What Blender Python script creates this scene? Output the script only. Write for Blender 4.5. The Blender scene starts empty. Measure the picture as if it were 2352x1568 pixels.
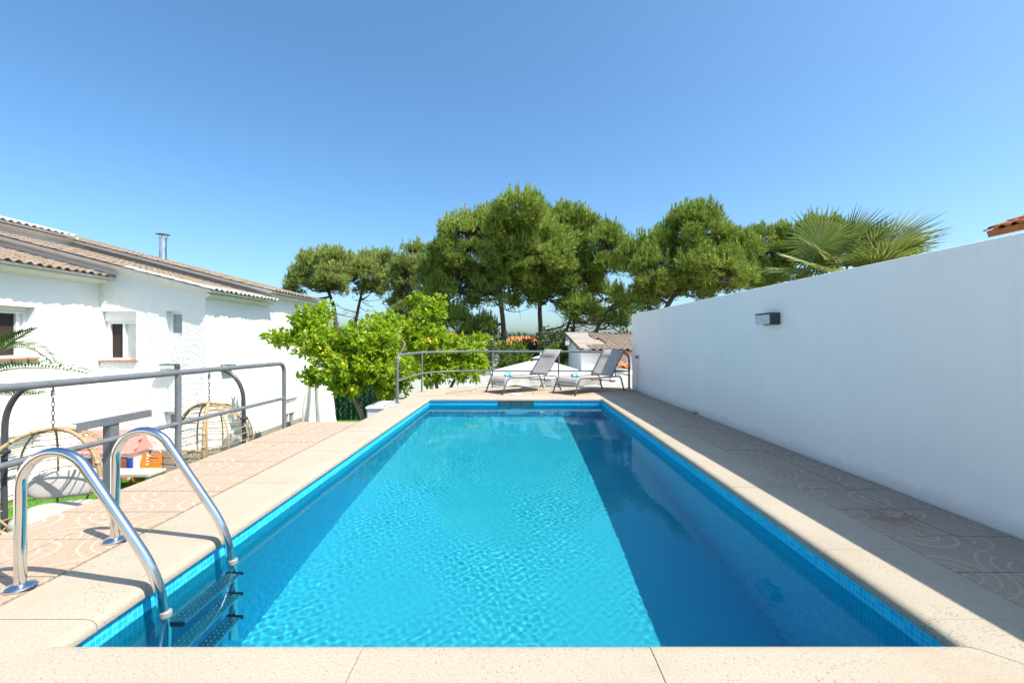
import bpy, bmesh, math, random
import numpy as np
from mathutils import Vector, Matrix, Euler, noise as mnoise

random.seed(7)
rng = np.random.default_rng(7)
SC = bpy.context.scene
COL = SC.collection
R = math.radians

# ------------------------------------------------------------------ camera
CAM_H = 1.10
cam_d = bpy.data.cameras.new("camera")
cam_d.sensor_width = 36.0
cam_d.lens = 15.995
cam_d.shift_x = -11.0 / 2352.0
cam_d.shift_y = -1.5 / 2352.0
cam_d.clip_start = 0.05
cam_d.clip_end = 3000.0
cam = bpy.data.objects.new("camera", cam_d)
cam.location = (0, 0, CAM_H)
cam.rotation_euler = (R(90), 0, 0)
COL.objects.link(cam)
SC.camera = cam

# ------------------------------------------------------------------ light
SUN_TO = Vector((0.59, -0.29, 1.0)).normalized()      # direction towards the sun
SUN_EL = math.asin(SUN_TO.z)
SUN_AZ = math.atan2(SUN_TO.x, SUN_TO.y)               # clockwise from +Y
world = bpy.data.worlds.new("World")
SC.world = world
world.use_nodes = True
wn = world.node_tree.nodes
wl = world.node_tree.links
sky = wn.new("ShaderNodeTexSky")
sky.sky_type = 'NISHITA'
sky.sun_disc = False
sky.sun_elevation = SUN_EL
sky.sun_rotation = SUN_AZ
sky.altitude = 0.0
sky.air_density = 0.9
sky.dust_density = 2.0
sky.ozone_density = 6.0
sky_tint = wn.new("ShaderNodeMix"); sky_tint.data_type = 'RGBA'; sky_tint.blend_type = 'MULTIPLY'
sky_tint.inputs[0].default_value = 1.0
sky_tint.inputs[7].default_value = (0.94, 1.00, 0.93, 1)
sky_sat = wn.new("ShaderNodeHueSaturation"); sky_sat.inputs["Saturation"].default_value = 1.12
wl.new(sky.outputs[0], sky_tint.inputs[6])
wl.new(sky_tint.outputs[2], sky_sat.inputs["Color"])
wl.new(sky_sat.outputs[0], wn["Background"].inputs[0])
wn["Background"].inputs[1].default_value = 0.091
sun_d = bpy.data.lights.new("sun", 'SUN')
sun_d.energy = 2.75
sun_d.angle = R(0.53)
sun_d.color = (1.0, 0.93, 0.82)
sun_d.cycles.is_caustics_light = True
sun = bpy.data.objects.new("sun", sun_d)
sun.rotation_euler = SUN_TO.to_track_quat('Z', 'Y').to_euler()
sun.location = (8, -4, 14)
COL.objects.link(sun)

SC.view_settings.view_transform = 'Standard'
SC.view_settings.look = 'None'
SC.view_settings.exposure = 1.6
SC.view_settings.gamma = 1.0
SC.view_settings.use_curve_mapping = False
SC.render.engine = 'CYCLES'
SC.cycles.use_denoising = True
SC.cycles.max_bounces = 12
SC.cycles.diffuse_bounces = 6
SC.cycles.glossy_bounces = 4
SC.cycles.transmission_bounces = 8
SC.cycles.transparent_max_bounces = 12
SC.cycles.caustics_refractive = True
SC.cycles.caustics_reflective = False
SC.cycles.sample_clamp_indirect = 6.0

# ------------------------------------------------------------------ helpers
def link(o, parent=None):
    COL.objects.link(o)
    if parent is not None:
        o.parent = parent
    return o

def tag(o, label=None, cat=None, group=None, kind=None):
    if label: o["label"] = label
    if cat: o["category"] = cat
    if group: o["group"] = group
    if kind: o["kind"] = kind
    return o

def empty(name, loc=(0, 0, 0), rz=0.0, label=None, cat=None, group=None, parent=None):
    o = bpy.data.objects.new(name, None)
    o.empty_display_size = 0.1
    o.location = loc
    o.rotation_euler = (0, 0, rz)
    link(o, parent)
    return tag(o, label, cat, group)

def copy_tree(o, parent=None):
    c = o.copy()
    COL.objects.link(c)
    c.parent = parent
    for ch in list(o.children):
        copy_tree(ch, c)
    return c

class MB:
    """collects shapes into one mesh"""
    def __init__(self):
        self.v, self.f, self.mi, self.m = [], [], [], 0
    def add(self, verts, faces):
        n = len(self.v)
        self.v.extend([tuple(p) for p in verts])
        self.f.extend([tuple(i + n for i in f) for f in faces])
        self.mi.extend([self.m] * len(faces))
        return self
    def box(self, c, s, rz=0.0, bev=0.0, M=None):
        bm = bmesh.new()
        bmesh.ops.create_cube(bm, size=1.0)
        bmesh.ops.scale(bm, vec=s, verts=bm.verts)
        if bev > 0:
            bmesh.ops.bevel(bm, geom=list(bm.edges), offset=bev, segments=2, affect='EDGES', profile=0.5)
        T = Matrix.Translation(c) @ Matrix.Rotation(rz, 4, 'Z')
        if M is not None: T = M @ T
        bm.verts.ensure_lookup_table()
        vs = [T @ v.co for v in bm.verts]
        fs = [[v.index for v in f.verts] for f in bm.faces]
        bm.free()
        return self.add(vs, fs)
    def quad(self, a, b, c, d):
        return self.add([a, b, c, d], [(0, 1, 2, 3)])
    def prism(self, poly, z0, z1):
        n = len(poly)
        vs = [(p[0], p[1], z0) for p in poly] + [(p[0], p[1], z1) for p in poly]
        fs = [tuple(range(n - 1, -1, -1)), tuple(range(n, 2 * n))]
        for i in range(n):
            j = (i + 1) % n
            fs.append((i, j, n + j, n + i))
        return self.add(vs, fs)
    def tube(self, pts, r, seg=10, cap=True, closed=False):
        pts = [Vector(p) for p in pts]
        n = len(pts)
        rs = r if isinstance(r, (list, tuple)) else [r] * n
        vs, fs = [], []
        prev = None
        for i in range(n):
            if closed:
                t = (pts[(i + 1) % n] - pts[i - 1])
            else:
                t = pts[min(i + 1, n - 1)] - pts[max(i - 1, 0)]
            if t.length < 1e-9: t = Vector((0, 0, 1))
            t.normalize()
            if prev is None:
                a = Vector((0, 0, 1)) if abs(t.z) < 0.9 else Vector((1, 0, 0))
                u = t.cross(a).normalized()
            else:
                u = (prev - t * prev.dot(t))
                u = u.normalized() if u.length > 1e-6 else t.orthogonal().normalized()
            prev = u
            w = t.cross(u)
            for k in range(seg):
                a = 2 * math.pi * k / seg
                vs.append(pts[i] + (u * math.cos(a) + w * math.sin(a)) * rs[i])
        m = n if closed else n - 1
        for i in range(m):
            i2 = (i + 1) % n
            for k in range(seg):
                k2 = (k + 1) % seg
                fs.append((i * seg + k, i * seg + k2, i2 * seg + k2, i2 * seg + k))
        if cap and not closed:
            fs.append(tuple(range(seg - 1, -1, -1)))
            fs.append(tuple((n - 1) * seg + k for k in range(seg)))
        return self.add(vs, fs)
    def lathe(self, prof, seg=24, M=None, wob=None):
        """prof: list of (r, z)"""
        vs, fs = [], []
        for (r, z) in prof:
            for k in range(seg):
                a = 2 * math.pi * k / seg
                rr = r * (wob(a, z) if wob else 1.0)
                vs.append(Vector((rr * math.cos(a), rr * math.sin(a), z)))
        for i in range(len(prof) - 1):
            for k in range(seg):
                k2 = (k + 1) % seg
                fs.append((i * seg + k, i * seg + k2, (i + 1) * seg + k2, (i + 1) * seg + k))
        if prof[0][0] > 1e-4: fs.append(tuple(range(seg - 1, -1, -1)))
        if prof[-1][0] > 1e-4: fs.append(tuple((len(prof) - 1) * seg + k for k in range(seg)))
        if M is not None: vs = [M @ v for v in vs]
        return self.add(vs, fs)
    def build(self, name, mat, parent=None, smooth=False, angle=None):
        me = bpy.data.meshes.new(name)
        me.from_pydata(self.v, [], self.f)
        mats = mat if isinstance(mat, (list, tuple)) else [mat]
        for m in mats: me.materials.append(m)
        if len(mats) > 1:
            me.polygons.foreach_set("material_index", self.mi)
        if smooth or angle:
            me.polygons.foreach_set("use_smooth", [True] * len(me.polygons))
        me.update()
        if angle:
            me.set_sharp_from_angle(angle=R(angle))
        o = bpy.data.objects.new(name, me)
        return link(o, parent)

def np_mesh(name, verts, faces, mat, parent=None, smooth=False, attr=None):
    """verts (n,3), faces (m,k) numpy; attr: per-face random value stored as 'rnd'"""
    me = bpy.data.meshes.new(name)
    k = faces.shape[1]
    me.vertices.add(len(verts)); me.vertices.foreach_set("co", np.asarray(verts, np.float32).ravel())
    me.loops.add(faces.size); me.loops.foreach_set("vertex_index", faces.astype(np.int32).ravel())
    me.polygons.add(len(faces))
    me.polygons.foreach_set("loop_start", np.arange(0, faces.size, k, dtype=np.int32))
    me.polygons.foreach_set("loop_total", np.full(len(faces), k, np.int32))
    if smooth: me.polygons.foreach_set("use_smooth", np.ones(len(faces), bool))
    me.materials.append(mat)
    me.update(calc_edges=True)
    if attr is not None:
        a = me.attributes.new("rnd", 'FLOAT', 'FACE')
        a.data.foreach_set("value", np.asarray(attr, np.float32))
    o = bpy.data.objects.new(name, me)
    return link(o, parent)

def smooth_path(pts, it=2):
    """Chaikin rounding, ends kept"""
    pts = [Vector(p) for p in pts]
    for _ in range(it):
        q = [pts[0]]
        for a, b in zip(pts[:-1], pts[1:]):
            q += [a.lerp(b, .25), a.lerp(b, .75)]
        q.append(pts[-1])
        pts = q
    return pts

def fillet(pts, rad, n=7):
    """polyline with rounded corners"""
    pts = [Vector(p) for p in pts]
    out = [pts[0]]
    for i in range(1, len(pts) - 1):
        r = rad[i - 1] if isinstance(rad, (list, tuple)) else rad
        p, a, b = pts[i], pts[i - 1], pts[i + 1]
        da, db = (a - p), (b - p)
        ra = min(r, da.length * .49); rb = min(r, db.length * .49)
        A = p + da.normalized() * ra; B = p + db.normalized() * rb
        for k in range(n + 1):
            t = k / n
            out.append(A * (1 - t) ** 2 + p * 2 * t * (1 - t) + B * t * t)
    out.append(pts[-1])
    return out

# ------------------------------------------------------------------ materials
class NT:
    def __init__(self, name):
        self.m = bpy.data.materials.new(name)
        self.m.use_nodes = True
        self.n = self.m.node_tree.nodes
        self.l = self.m.node_tree.links
        self.b = self.n["Principled BSDF"]
        self.out = self.n["Material Output"]
    def node(self, t, **kw):
        nd = self.n.new(t)
        for k, v in kw.items():
            if k.startswith("i_"):
                nd.inputs[int(k[2:])].default_value = v
            else:
                setattr(nd, k, v)
        return nd
    def link(self, a, b): self.l.new(a, b)
    def coords(self, kind="Object"):
        return self.node("ShaderNodeTexCoord").outputs[kind]
    def math(self, op, a, b=None, c=None):
        nd = self.node("ShaderNodeMath", operation=op)
        for i, x in enumerate((a, b, c)):
            if x is None: continue
            if isinstance(x, (int, float)): nd.inputs[i].default_value = x
            else: self.link(x, nd.inputs[i])
        return nd.outputs[0]
    def noise(self, vec, scale, detail=3.0, rough=0.55, dist=0.0):
        nd = self.node("ShaderNodeTexNoise")
        nd.inputs["Scale"].default_value = scale
        nd.inputs["Detail"].default_value = detail
        nd.inputs["Roughness"].default_value = rough
        nd.inputs["Distortion"].default_value = dist
        if vec is not None: self.link(vec, nd.inputs["Vector"])
        return nd
    def ramp(self, fac, stops, interp='LINEAR'):
        nd = self.node("ShaderNodeValToRGB")
        nd.color_ramp.interpolation = interp
        el = nd.color_ramp.elements
        while len(el) < len(stops): el.new(0.5)
        for e, (p, c) in zip(el, stops):
            e.position = p
            e.color = (*c, 1) if len(c) == 3 else c
        self.link(fac, nd.inputs[0])
        return nd.outputs[0]
    def mix(self, fac, a, b, mode='MIX'):
        nd = self.node("ShaderNodeMix", data_type='RGBA', blend_type=mode)
        if isinstance(fac, (int, float)): nd.inputs[0].default_value = fac
        else: self.link(fac, nd.inputs[0])
        for idx, x in ((6, a), (7, b)):
            if isinstance(x, (tuple, list)): nd.inputs[idx].default_value = (*x, 1) if len(x) == 3 else x
            else: self.link(x, nd.inputs[idx])
        return nd.outputs[2]
    def bump(self, h, strength=0.3, dist=0.01, prev=None):
        nd = self.node("ShaderNodeBump")
        nd.inputs["Strength"].default_value = strength
        nd.inputs["Distance"].default_value = dist
        self.link(h, nd.inputs["Height"])
        if prev is not None: self.link(prev, nd.inputs["Normal"])
        return nd.outputs[0]
    def set(self, **kw):
        names = {"color": "Base Color", "rough": "Roughness", "metal": "Metallic", "normal": "Normal", "spec": "Specular IOR Level",
                 "trans": "Transmission Weight", "ior": "IOR", "alpha": "Alpha", "coat": "Coat Weight"}
        for k, v in kw.items():
            s = self.b.inputs[names[k]]
            if isinstance(v, (int, float)): s.default_value = v
            elif isinstance(v, (tuple, list)): s.default_value = (*v, 1) if len(v) == 3 else v
            else: self.link(v, s)
        return self.m

def mat(name, col, rough=0.6, metal=0.0, var=0.08, vscale=6.0, bump=0.0, bscale=60.0, bdist=0.004, spec=0.4, col2=None):
    """plain coloured material with uneven tone and fine relief"""
    t = NT(name)
    co = t.coords()
    nz = t.noise(co, vscale, 4.0, 0.6)
    lo = tuple(max(0, c * (1 - var)) for c in col) if col2 is None else col2
    hi = tuple(min(1, c * (1 + var)) for c in col)
    t.set(color=t.ramp(nz.outputs[0], [(0.3, lo), (0.7, hi)]), metal=metal, spec=spec)
    rr = t.node("ShaderNodeMapRange")
    rr.inputs[3].default_value = max(0.02, rough - 0.08); rr.inputs[4].default_value = min(1, rough + 0.08)
    t.link(nz.outputs[0], rr.inputs[0]); t.set(rough=rr.outputs[0])
    if bump > 0:
        nb = t.noise(co, bscale, 5.0, 0.65)
        t.set(normal=t.bump(nb.outputs[0], bump, bdist))
    return t.m
# ================================================================== pool, deck, water
GZ = -1.60                                            # garden level below the pool deck
PX0, PX1, PY0, PY1 = -1.66, 1.61, 1.665, 8.71         # inner line of the coping nose
WX0, WX1, WY0, WY1 = -1.678, 1.628, 1.645, 8.728          # tiled pool walls
WATER_Z = -0.127
FLOOR_Z = -1.39

def wall_x(y):                                        # pool-side face of the tall white wall
    return 2.878 - 0.02287 * y

# ---- mosaic
def make_mosaic():
    t = NT("mosaic_tile")
    co = t.coords()
    S = 0.025
    sc = t.node("ShaderNodeVectorMath", operation='SCALE'); sc.inputs[3].default_value = 1 / S
    t.link(co, sc.inputs[0])
    fl = t.node("ShaderNodeVectorMath", operation='FLOOR'); t.link(sc.outputs[0], fl.inputs[0])
    fr = t.node("ShaderNodeVectorMath", operation='FRACTION'); t.link(sc.outputs[0], fr.inputs[0])
    wn_ = t.node("ShaderNodeTexWhiteNoise"); t.link(fl.outputs[0], wn_.inputs["Vector"])
    sep = t.node("ShaderNodeSeparateXYZ"); t.link(fr.outputs[0], sep.inputs[0])
    g = t.math('MINIMUM', t.math('MINIMUM', sep.outputs[0], sep.outputs[1]), sep.outputs[2])
    grout = t.math('LESS_THAN', g, 0.085)
    tile = t.ramp(wn_.outputs[0], [(0.0, (0.012, 0.41, 0.72)), (0.5, (0.02, 0.49, 0.80)), (0.85, (0.03, 0.54, 0.83)), (1.0, (0.07, 0.61, 0.85))])
    big = t.noise(co, 1.2, 3.0)
    tile = t.mix(t.math('MULTIPLY', big.outputs[0], 0.35), tile, (0.02, 0.48, 0.79))
    t.set(color=t.mix(grout, tile, (0.14, 0.70, 0.86)), rough=0.35, spec=0.08)
    return t.m
M_MOSAIC = make_mosaic()

pool = empty("swimming_pool", ((WX0 + WX1) / 2, (WY0 + WY1) / 2, FLOOR_Z), label="rectangular in-ground swimming pool lined with small blue mosaic tiles", cat="swimming pool")
PL = Matrix.Translation((-pool.location.x, -pool.location.y, -pool.location.z))
def pool_part(mb, name, m, smooth=False, parent=None, angle=None):
    mb.v = [tuple(PL @ Vector(p)) for p in mb.v]
    return mb.build(name, m, parent or pool, smooth, angle)
# the skimmer mouth is a real opening in the far wall
SKX0, SKX1, SKZ0, SKZ1 = -0.37, 0.33, -0.150, -0.058
b = MB()
top = -0.045
b.quad((WX0, WY0, FLOOR_Z), (WX1, WY0, FLOOR_Z), (WX1, WY1, FLOOR_Z), (WX0, WY1, FLOOR_Z))
basin_floor = pool_part(b, "basin_floor", M_MOSAIC)
b = MB()
b.quad((WX0, WY0, FLOOR_Z), (WX0, WY1, FLOOR_Z), (WX0, WY1, top), (WX0, WY0, top))
b.quad((WX1, WY1, FLOOR_Z), (WX1, WY0, FLOOR_Z), (WX1, WY0, top), (WX1, WY1, top))
b.quad((WX1, WY0, FLOOR_Z), (WX0, WY0, FLOOR_Z), (WX0, WY0, top), (WX1, WY0, top))
for (x0, x1, z0, z1) in ((WX0, SKX0, FLOOR_Z, top), (SKX1, WX1, FLOOR_Z, top), (SKX0, SKX1, FLOOR_Z, SKZ0), (SKX0, SKX1, SKZ1, top)):
    b.quad((x0, WY1, z0), (x1, WY1, z0), (x1, WY1, z1), (x0, WY1, z1))
basin_wall = pool_part(b, "basin_wall", M_MOSAIC)
for o in (basin_floor, basin_wall):
    o.cycles.is_caustics_receiver = True
# skimmer box behind the opening
b = MB()
y0, y1 = WY1, WY1 + 0.28
b.quad((SKX0, y0, SKZ0), (SKX1, y0, SKZ0), (SKX1, y1, SKZ0), (SKX0, y1, SKZ0))
b.quad((SKX0, y0, SKZ1), (SKX0, y1, SKZ1), (SKX1, y1, SKZ1), (SKX1, y0, SKZ1))
b.quad((SKX0, y0, SKZ0), (SKX0, y1, SKZ0), (SKX0, y1, SKZ1), (SKX0, y0, SKZ1))
b.quad((SKX1, y0, SKZ0), (SKX1, y0, SKZ1), (SKX1, y1, SKZ1), (SKX1, y1, SKZ0))
b.quad((SKX0, y1, SKZ0), (SKX1, y1, SKZ0), (SKX1, y1, SKZ1), (SKX0, y1, SKZ1))
M_SKIM = mat("skimmer_plastic", (0.03, 0.13, 0.22), 0.4)
skim = pool_part(b, "skimmer_mouth", M_SKIM)
for k in (0.36, 0.66):
    pool_part(MB().box((SKX0 + (SKX1 - SKX0) * k, WY1 + 0.02, (SKZ0 + SKZ1) / 2), (0.012, 0.02, SKZ1 - SKZ0)), "skimmer_bar", M_SKIM)
# lamp on the far wall, two floor drains
M_WHITEPL = mat("white_plastic", (0.80, 0.80, 0.78), 0.35, var=0.03)
M_DRAIN = mat("drain_grille", (0.42, 0.74, 0.72), 0.4, var=0.05)
TY = Matrix.Translation((0.02, WY1 - 0.002, -0.52)) @ Matrix.Rotation(R(90), 4, 'X')
lamp = pool_part(MB().lathe([(0.15, 0.0), (0.15, 0.018), (0.135, 0.03), (0.115, 0.034), (0.11, 0.025)], 32, TY), "pool_lamp", M_WHITEPL, True, angle=40)
pool_part(MB().lathe([(0.108, 0.02), (0.09, 0.036), (0.05, 0.046), (0.0, 0.048)], 32, TY), "lamp_lens", mat("lamp_lens", (0.72, 0.80, 0.84), 0.1, var=0.02), True)
for (dx, dy) in ((-0.77, 7.93), (0.71, 7.90)):
    b = MB()
    T = Matrix.Translation((dx, dy, FLOOR_Z))
    b.lathe([(0.125, 0.004), (0.125, 0.016), (0.11, 0.02), (0.10, 0.018)], 28, T)
    for k in range(-4, 5):
        hw = math.sqrt(max(0.0, 0.1 ** 2 - (k * 0.022) ** 2))
        b.box((dx + k * 0.022, dy, FLOOR_Z + 0.016), (0.013, 2 * hw, 0.01))
    o = pool_part(b, "floor_drain", M_DRAIN)
    o.cycles.is_caustics_receiver = True

# ---- water surface: real ripples
def make_water():
    t = NT("pool_water")
    g = t.node("ShaderNodeBsdfGlass")
    g.inputs["Color"].default_value = (0.43, 0.745, 0.765, 1)
    g.inputs["Roughness"].default_value = 0.0
    g.inputs["IOR"].default_value = 1.333
    t.link(g.outputs[0], t.out.inputs["Surface"])
    return t.m
M_WATER = make_water()
nx, ny = 370, 790
xs = np.linspace(WX0 - 0.005, WX1 + 0.005, nx)
ys = np.linspace(WY0 - 0.005, WY1 + 0.005, ny)
Xg, Yg = np.meshgrid(xs, ys, indexing='ij')
Zg = np.full_like(Xg, WATER_Z)
wr = np.random.default_rng(3)
patch = np.ones_like(Xg)                              # ripples come in stronger and weaker patches
for i in range(10):
    th = wr.uniform(0, 6.28); kk = 2 * math.pi / wr.uniform(0.7, 2.4)
    patch += 0.22 * np.sin(kk * (Xg * math.cos(th) + Yg * math.sin(th)) + wr.uniform(0, 6.28))
patch = np.clip(patch, 0.35, 1.8)
for i in range(64):
    lam = 0.036 * (2.6 ** wr.random()) if i < 48 else wr.uniform(0.4, 1.4)
    k = 2 * math.pi / lam
    th = wr.uniform(0, 2 * math.pi)
    steep = wr.uniform(0.3, 1.0) * (0.0014 if i < 48 else 0.0014)
    Zg += (patch if i < 48 else 1.0) * (steep / k) * np.sin(k * (Xg * math.cos(th) + Yg * math.sin(th)) + wr.uniform(0, 6.28))
vs = np.stack([Xg.ravel(), Yg.ravel(), Zg.ravel()], 1)
ii, jj = np.meshgrid(np.arange(nx - 1), np.arange(ny - 1), indexing='ij')
a = (ii * ny + jj).ravel()
fc = np.stack([a, a + ny, a + ny + 1, a + 1], 1)
water = np_mesh("water", vs, fc, M_WATER, None, True)
tag(water, "clear rippled blue water filling the pool", "water", kind="structure")
water.cycles.is_caustics_caster = True

# ---- coping stones
def make_coping():
    t = NT("coping_stone")
    co = t.coords("Object")
    geo = t.node("ShaderNodeNewGeometry").outputs["Position"]
    big = t.noise(geo, 1.6, 4.0, 0.6)
    base = t.ramp(big.outputs[0], [(0.25, (0.325, 0.28, 0.21)), (0.45, (0.385, 0.34, 0.268)), (0.8, (0.415, 0.372, 0.302))])
    fine = t.noise(geo, 120.0, 4.0, 0.75)
    base = t.mix(t.ramp(fine.outputs[0], [(0.36, (0.9,) * 3), (0.52, (0, 0, 0))]), base, (0.30, 0.245, 0.18))
    # small dark pits, more of them in some areas
    vo = t.node("ShaderNodeTexVoronoi"); vo.inputs["Scale"].default_value = 62.0
    t.link(geo, vo.inputs["Vector"])
    area = t.noise(geo, 3.1, 3.0)
    thr = t.ramp(area.outputs[0], [(0.40, (0.08,) * 3), (0.66, (0.34,) * 3)])
    sel = t.node("ShaderNodeSeparateColor"); t.link(vo.outputs["Color"], sel.inputs[0])
    pit = t.math('MULTIPLY', t.math('LESS_THAN', vo.outputs["Distance"], thr), t.math('GREATER_THAN', sel.outputs[0], 0.55))
    base = t.mix(t.math('MULTIPLY', pit, 0.75), base, (0.22, 0.20, 0.19))
    h = t.math('SUBTRACT', fine.outputs[0], t.math('MULTIPLY', pit, 0.9))
    t.set(color=base, rough=0.85, spec=0.25, normal=t.bump(h, 0.45, 0.004))
    return t.m
M_COPING = make_coping()
CW = 0.48                                             # stone depth from nose to back
NOSE = [(CW, -0.04), (0.010, -0.055), (0.0, -0.046), (0.0, -0.034), (0.004, -0.020), (0.013, -0.0095), (0.028, -0.003), (0.05, 0.0), (CW, 0.0)]
coping = empty("pool_coping", (0, 5, 0), label="cream bullnose stone coping framing the pool edge", cat="coping")
def stone(p0, p1, inward, m0=0.0, m1=0.0, gap=0.003):
    """one coping stone from p0 to p1 along the nose line; m0/m1 = mitre growth per metre of depth"""
    p0, p1, n = Vector((*p0, 0)), Vector((*p1, 0)), Vector((*inward, 0))
    d = (p1 - p0).normalized()
    L = (p1 - p0).length
    mid = (p0 + p1) / 2
    b = MB()
    vs = []
    dz = random.uniform(-0.0012, 0.0012)
    for e, s, mm in ((0, gap / 2, m0), (1, L - gap / 2, m1)):
        for (u, z) in NOSE:
            vs.append(p0 + d * (s + (-mm * u if e == 0 else mm * u)) - n * u + Vector((0, 0, z + dz)) - mid)
    k = len(NOSE)
    fs = [tuple(range(k)), tuple(range(2 * k - 1, k - 1, -1))]
    for i in range(k):
        j = (i + 1) % k
        fs.append((i, k + i, k + j, j))
    b.add(vs, fs)
    o = b.build("coping_stone", M_COPING, coping, angle=35)
    o.location = mid - coping.location
    # outward normals whichever way the stone runs
    bm = bmesh.new(); bm.from_mesh(o.data); bmesh.ops.recalc_face_normals(bm, faces=bm.faces); bm.to_mesh(o.data); bm.free()
    return o
def run(a, b_, fixed, axis, inward, cuts, mitre=(1, 1)):
    ps = [a] + [c for c in cuts if a < c < b_] + [b_]
    for i in range(len(ps) - 1):
        q0 = (ps[i], fixed) if axis == 'x' else (fixed, ps[i])
        q1 = (ps[i + 1], fixed) if axis == 'x' else (fixed, ps[i + 1])
        stone(q0, q1, inward, mitre[0] if i == 0 else 0, mitre[1] if i == len(ps) - 2 else 0)
run(PX0, PX1, PY0, 'x', (0, 1), [-0.552, 0.48])
run(PX0, PX1, PY1, 'x', (0, -1), [-1.42, -0.38, 0.68, 1.42])
run(PY0, PY1, PX0, 'y', (1, 0), [1.80, 2.51, 3.53, 4.55, 5.57, 6.6, 7.62, 8.5])
run(PY0, PY1, PX1, 'y', (-1, 0), [1.80, 2.40, 3.43, 4.45, 5.46, 6.48, 7.5, 8.5])

# ---- deck body and paving tiles
M_CONC = mat("deck_concrete", (0.30, 0.27, 0.235), 0.9, var=0.15, bump=0.3, bscale=40)
deck = MB()
ZB, ZT = GZ - 0.05, -0.042
def arc(cx, cy, r, a0, a1, n=8):
    return [(cx + r * math.cos(R(a0 + (a1 - a0) * i / n)), cy + r * math.sin(R(a0 + (a1 - a0) * i / n))) for i in range(n + 1)]
XO = PX0 - CW - 0.02
far_edge = [(XO, WY1 + 0.03)] + arc(XO + 1.25, 9.65, 1.25, 180, 90, 10) + [(1.0, 10.93), (wall_x(10.8) + 0.1, 10.86), (wall_x(8.7) + 0.1, WY1 + 0.03)]
deck.prism([(-2.96, -3), (WX0 - 0.02, -3), (WX0 - 0.02, 6.20), (-2.96, 6.20)], ZB, ZT)
deck.prism([(XO, 6.201), (WX0 - 0.02, 6.201), (WX0 - 0.02, WY1 + 0.03), (XO, WY1 + 0.03)], ZB, ZT)
deck.prism([(WX0 - 0.02, -3), (WX1 + 0.02, -3), (WX1 + 0.02, WY0 - 0.02), (WX0 - 0.02, WY0 - 0.02)], ZB, ZT - 0.001)
deck.prism([(WX1 + 0.02, -3), (wall_x(-3) + 0.1, -3), (wall_x(8.77) + 0.1, 8.77), (WX1 + 0.02, 8.77)], ZB, ZT)
deck.prism(far_edge, ZB, ZT - 0.002)
deck_o = tag(deck.build("pool_deck", M_CONC), kind="structure")

def make_paving():
    t = NT("paving_tile")
    co = t.coords("Object")
    geo = t.node("ShaderNodeNewGeometry").outputs["Position"]
    info = t.node("ShaderNodeObjectInfo").outputs["Random"]
    wob = t.noise(co, 5.0, 2.0)
    wv = t.node("ShaderNodeVectorMath", operation='MULTIPLY_ADD')
    wv.inputs[1].default_value = (0.035, 0.035, 0.0)
    t.link(wob.outputs["Color"], wv.inputs[0]); t.link(co, wv.inputs[2])
    def rings(cx, cy, step, width, rmax):
        d = t.node("ShaderNodeVectorMath", operation='DISTANCE')
        d.inputs[1].default_value = (cx, cy, 0.0)
        t.link(wv.outputs[0], d.inputs[0])
        f = t.math('FRACT', t.math('DIVIDE', d.outputs["Value"], step))
        line = t.math('MULTIPLY', t.math('LESS_THAN', f, width), t.math('LESS_THAN', d.outputs["Value"], rmax))
        return line
    m1 = rings(-0.20, 0.03, 0.072, 0.24, 0.215)
    m2 = rings(0.24, 0.24, 0.060, 0.20, 0.30)
    m3 = rings(0.20, -0.16, 0.066, 0.22, 0.16)
    line = t.math('MAXIMUM', t.math('MAXIMUM', m1, m2), m3)
    fade = t.noise(geo, 2.3, 3.0)
    line = t.math('MULTIPLY', line, t.ramp(fade.outputs[0], [(0.3, (0.30,) * 3), (0.6, (0.85,) * 3)]))
    fine = t.noise(geo, 150.0, 3.0, 0.75)
    base = t.ramp(fine.outputs[0], [(0.36, (0.25, 0.175, 0.125)), (0.52, (0.37, 0.275, 0.20)), (0.68, (0.46, 0.37, 0.28))])
    base = t.mix(line, base, (0.47, 0.395, 0.31))
    tone = t.noise(geo, 0.9, 4.0)
    base = t.mix(t.math('MULTIPLY', tone.outputs[0], 0.30), base, (0.42, 0.335, 0.258))
    base = t.mix(t.math('MULTIPLY', info, 0.12), base, (0.46, 0.34, 0.28))
    # a rusty stain by the wall
    ds = t.node("ShaderNodeVectorMath", operation='DISTANCE'); ds.inputs[1].default_value = (2.33, 2.86, 0)
    t.link(geo, ds.inputs[0])
    sn = t.noise(geo, 9.0, 4.0, 0.6, 0.6)
    st = t.math('MULTIPLY', t.math('SUBTRACT', 1.0, t.math('MINIMUM', t.math('DIVIDE', ds.outputs["Value"], 0.24), 1.0)), t.ramp(sn.outputs[0], [(0.42, (0,) * 3), (0.62, (1,) * 3)]))
    base = t.mix(t.math('MULTIPLY', st, 0.85), base, (0.22, 0.10, 0.035))
    t.set(color=base, rough=0.8, spec=0.3, normal=t.bump(t.math('ADD', fine.outputs[0], t.math('MULTIPLY', line, 0.6)), 0.25, 0.003))
    return t.m
M_PAVE = make_paving()
M_BORDER = M_COPING
TT = 0.038
def paving(poly, rot=0, m=None, name="paving_tile", gap=0.0035):
    c = Vector((sum(p[0] for p in poly) / len(poly), sum(p[1] for p in poly) / len(poly), 0))
    q = []
    for p in poly:
        d = Vector((p[0] - c.x, p[1] - c.y))
        q.append((p[0] - c.x - math.copysign(gap, d.x), p[1] - c.y - math.copysign(gap, d.y)))
    if rot:
        ca, sa = math.cos(-rot * math.pi / 2), math.sin(-rot * math.pi / 2)
        q = [(x * ca - y * sa, x * sa + y * ca) for x, y in q]
    o = MB().prism(q, -TT, 0.0).build(name, m or M_PAVE, deck_o)
    o.location = (c.x, c.y, random.uniform(-0.0035, -0.0015))
    o.rotation_euler = (0, 0, rot * math.pi / 2)
    return o
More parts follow.
